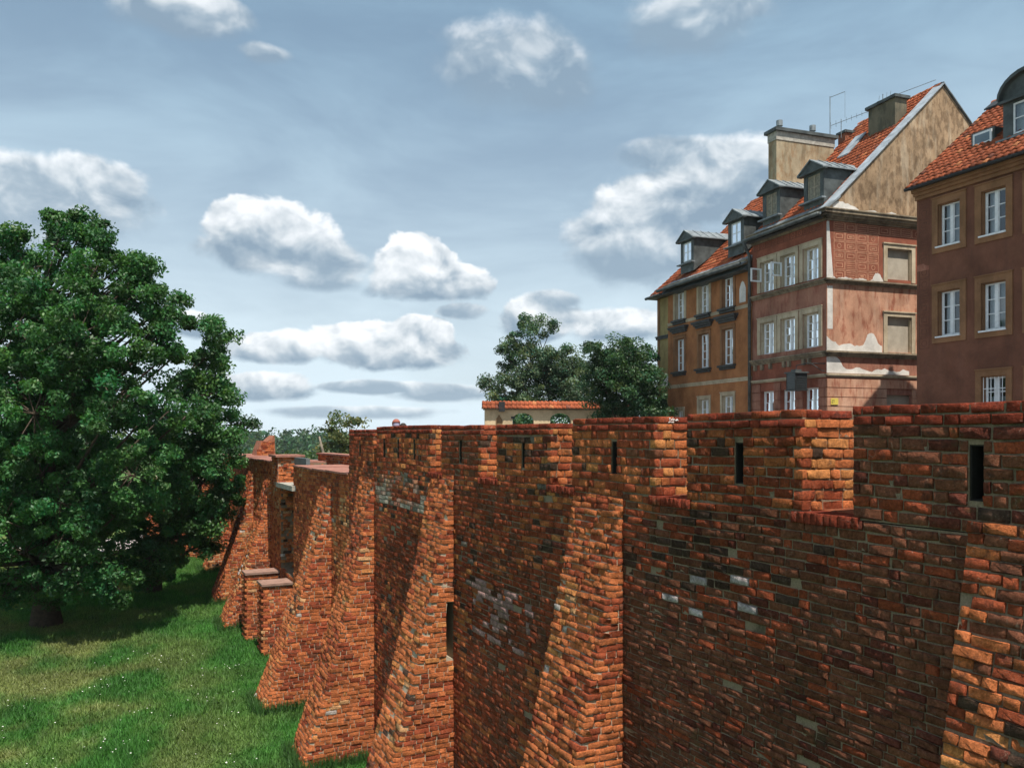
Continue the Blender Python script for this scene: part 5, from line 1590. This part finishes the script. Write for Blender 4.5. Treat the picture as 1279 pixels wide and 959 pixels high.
# the wall's far wing beyond the tree
wing = empty("far_wall", (-16.5, 45.0, -6.3), "low far wing of the brick wall, glimpsed through the tree's foliage", "wall")
FW = Frame(tuple(wp(42.0))[:2], (-0.80, 0.60), (0.60, 0.80))
mb = MB(FW).box(0, 7.5, 0, .8, -8, -2.2).build("wall_body", M_MORTARP, wing, recalc=False)
V, F, C_ = [], [], []
z = -7.0; row = 0
while z < -2.3:
    for s_, L in course(-.0, 7.5):
        k = len(V); h = .085; p = .02 + rng.normal(0, .006)
        for a_, e in ((-.5, 0), (.5, 0), (.5, 1), (-.5, 1)): V.append(FW(s_ + a_ * L, -p, z + e * h))
        for a_, e in ((-.5, 0), (.5, 0), (.5, 1), (-.5, 1)): V.append(FW(s_ + a_ * L, .05, z + e * h))
        F += [(k, k + 1, k + 2, k + 3), (k, k + 4, k + 5, k + 1), (k + 3, k + 2, k + 6, k + 7), (k, k + 3, k + 7, k + 4), (k + 1, k + 5, k + 6, k + 2)]
        C_ += [bcol('far', s_, z)] * 8
    z += .098
mesh_obj("brickwork", V, np.array(F), M_BRICK, wing, vcol=np.array(C_), kind='stuff')

# pale boulder at the foot of a buttress
bm = bmesh.new()
bmesh.ops.create_icosphere(bm, subdivisions=3, radius=0.2)
for v in bm.verts:
    k = 1 + .22 * (float(vnoise(v.co.x * 7 + 9, v.co.y * 7 + v.co.z * 5, 90)) - .5)
    v.co = Vector((v.co.x * 1.25 * k, v.co.y * k, v.co.z * .72 * k))
bx, by = -6.80, 22.75
me = bpy.data.meshes.new("boulder"); bm.to_mesh(me); bm.free()
me.materials.append(plain("pale_boulder", (0.50, 0.47, 0.42), 0.9, 0.25, 8, bmp=0.4))
me.polygons.foreach_set('use_smooth', np.ones(len(me.polygons), bool))
o = link(bpy.data.objects.new("boulder", me), None, (bx, by, float(ground_z(bx, by)) + .12))
tag(o, "pale rounded stone in the grass at the foot of a buttress", "stone")

# ------------------------------------------------------------------ people on the walk behind the long merlon
def person(x, y, z, h, face_dir, shirt, hair, label, seed):
    root = empty("person", (x, y, z), label, "person", "people on the walk behind the wall")
    s = h / 1.75
    joints = {'pelvis': (0, 0, .95), 'belly': (0, .01, 1.10), 'chest': (0, .0, 1.30), 'neck': (0, .01, 1.48), 'head': (0, -.01, 1.60), 'crown': (0, .0, 1.70),
              'hipl': (-.09, 0, .90), 'kneel': (-.10, -.03, .50), 'anklel': (-.10, .02, .09), 'toel': (-.11, -.15, .04),
              'hipr': (.09, 0, .90), 'kneer': (.10, .02, .50), 'ankler': (.10, .08, .09), 'toer': (.11, -.09, .04),
              'shl': (-.18, 0, 1.40), 'ell': (-.23, .03, 1.13), 'wrl': (-.22, -.06, .90), 'hal': (-.22, -.09, .82),
              'shr': (.18, 0, 1.40), 'elr': (.23, .03, 1.13), 'wrr': (.22, -.06, .90), 'har': (.22, -.09, .82)}
    bones = [('pelvis', 'belly'), ('belly', 'chest'), ('chest', 'neck'), ('neck', 'head'), ('head', 'crown'), ('pelvis', 'hipl'), ('hipl', 'kneel'), ('kneel', 'anklel'), ('anklel', 'toel'),
             ('pelvis', 'hipr'), ('hipr', 'kneer'), ('kneer', 'ankler'), ('ankler', 'toer'), ('chest', 'shl'), ('shl', 'ell'), ('ell', 'wrl'), ('wrl', 'hal'), ('chest', 'shr'), ('shr', 'elr'), ('elr', 'wrr'), ('wrr', 'har')]
    rad = {'pelvis': .13, 'belly': .125, 'chest': .135, 'neck': .055, 'head': .095, 'crown': .08, 'hipl': .085, 'hipr': .085, 'kneel': .06, 'kneer': .06, 'anklel': .045, 'ankler': .045, 'toel': .035, 'toer': .035,
           'shl': .06, 'shr': .06, 'ell': .043, 'elr': .043, 'wrl': .032, 'wrr': .032, 'hal': .035, 'har': .035}
    names = list(joints); ca, sa = math.cos(face_dir), math.sin(face_dir)
    me = bpy.data.meshes.new("body")
    me.from_pydata([(s * (p[0] * ca - p[1] * sa), s * (p[0] * sa + p[1] * ca), s * p[2]) for p in joints.values()], [(names.index(a), names.index(b_)) for a, b_ in bones], [])
    o = bpy.data.objects.new("body", me); link(o, root, (x, y, z))
    md = o.modifiers.new("skin", 'SKIN')
    for i, k in enumerate(names):
        me.skin_vertices[0].data[i].radius = (rad[k] * s, rad[k] * s * (.75 if k in ('pelvis', 'belly', 'chest') else 1))
    me.skin_vertices[0].data[0].use_root = True
    o.modifiers.new("sub", 'SUBSURF').render_levels = 2
    me.materials.append(shirt)
    hd = bmesh.new(); bmesh.ops.create_uvsphere(hd, u_segments=14, v_segments=10, radius=.102 * s)
    for v in hd.verts:
        v.co.z *= 1.08
        if v.co.y < 0.02 and v.co.z < .03 * s: v.co.y += .05 * s
    m2 = bpy.data.meshes.new("hair"); hd.to_mesh(m2); hd.free(); m2.materials.append(hair)
    ho = bpy.data.objects.new("hair", m2); link(ho, root, (x, y, z + 1.655 * s)); ho.rotation_euler = (0, 0, face_dir)
    return root


M_SKINT = plain("lilac_shirt", (0.30, 0.28, 0.38), 0.9, 0.1, 5)
M_DARKC = plain("dark_clothes", (0.04, 0.04, 0.05), 0.9, 0.1, 5)
M_HAIR1 = plain("reddish_hair", (0.30, 0.10, 0.07), 0.7, 0.2, 30)
M_HAIR2 = plain("dark_hair", (0.025, 0.018, 0.014), 0.7, 0.2, 30)
person(-3.06, 22.0, -1.45, 1.90, 0.3, M_SKINT, M_HAIR1, "reddish haired person in lilac, head just above the long merlon", 1)
person(-2.93, 22.4, -1.45, 1.80, -0.6, M_DARKC, M_HAIR2, "dark haired person next to the reddish haired one, barely above the merlon", 2)

# ------------------------------------------------------------------ the air of the valley
hm = bpy.data.materials.new("summer_haze"); hm.use_nodes = True
hm.node_tree.nodes.clear()
hn = Nodes(hm.node_tree)
pv = hn.new('ShaderNodeVolumePrincipled', {'Color': (0.86, 0.92, 1.0), 'Density': 0.00013, 'Anisotropy': 0.0})
ho = hn.new('ShaderNodeOutputMaterial')
hm.node_tree.links.new(pv.outputs[0], ho.inputs['Volume'])
hz = MB().box(-1510, 1510, -70, 2410, -16, 18.5).build("haze", hm, None, kind='stuff')
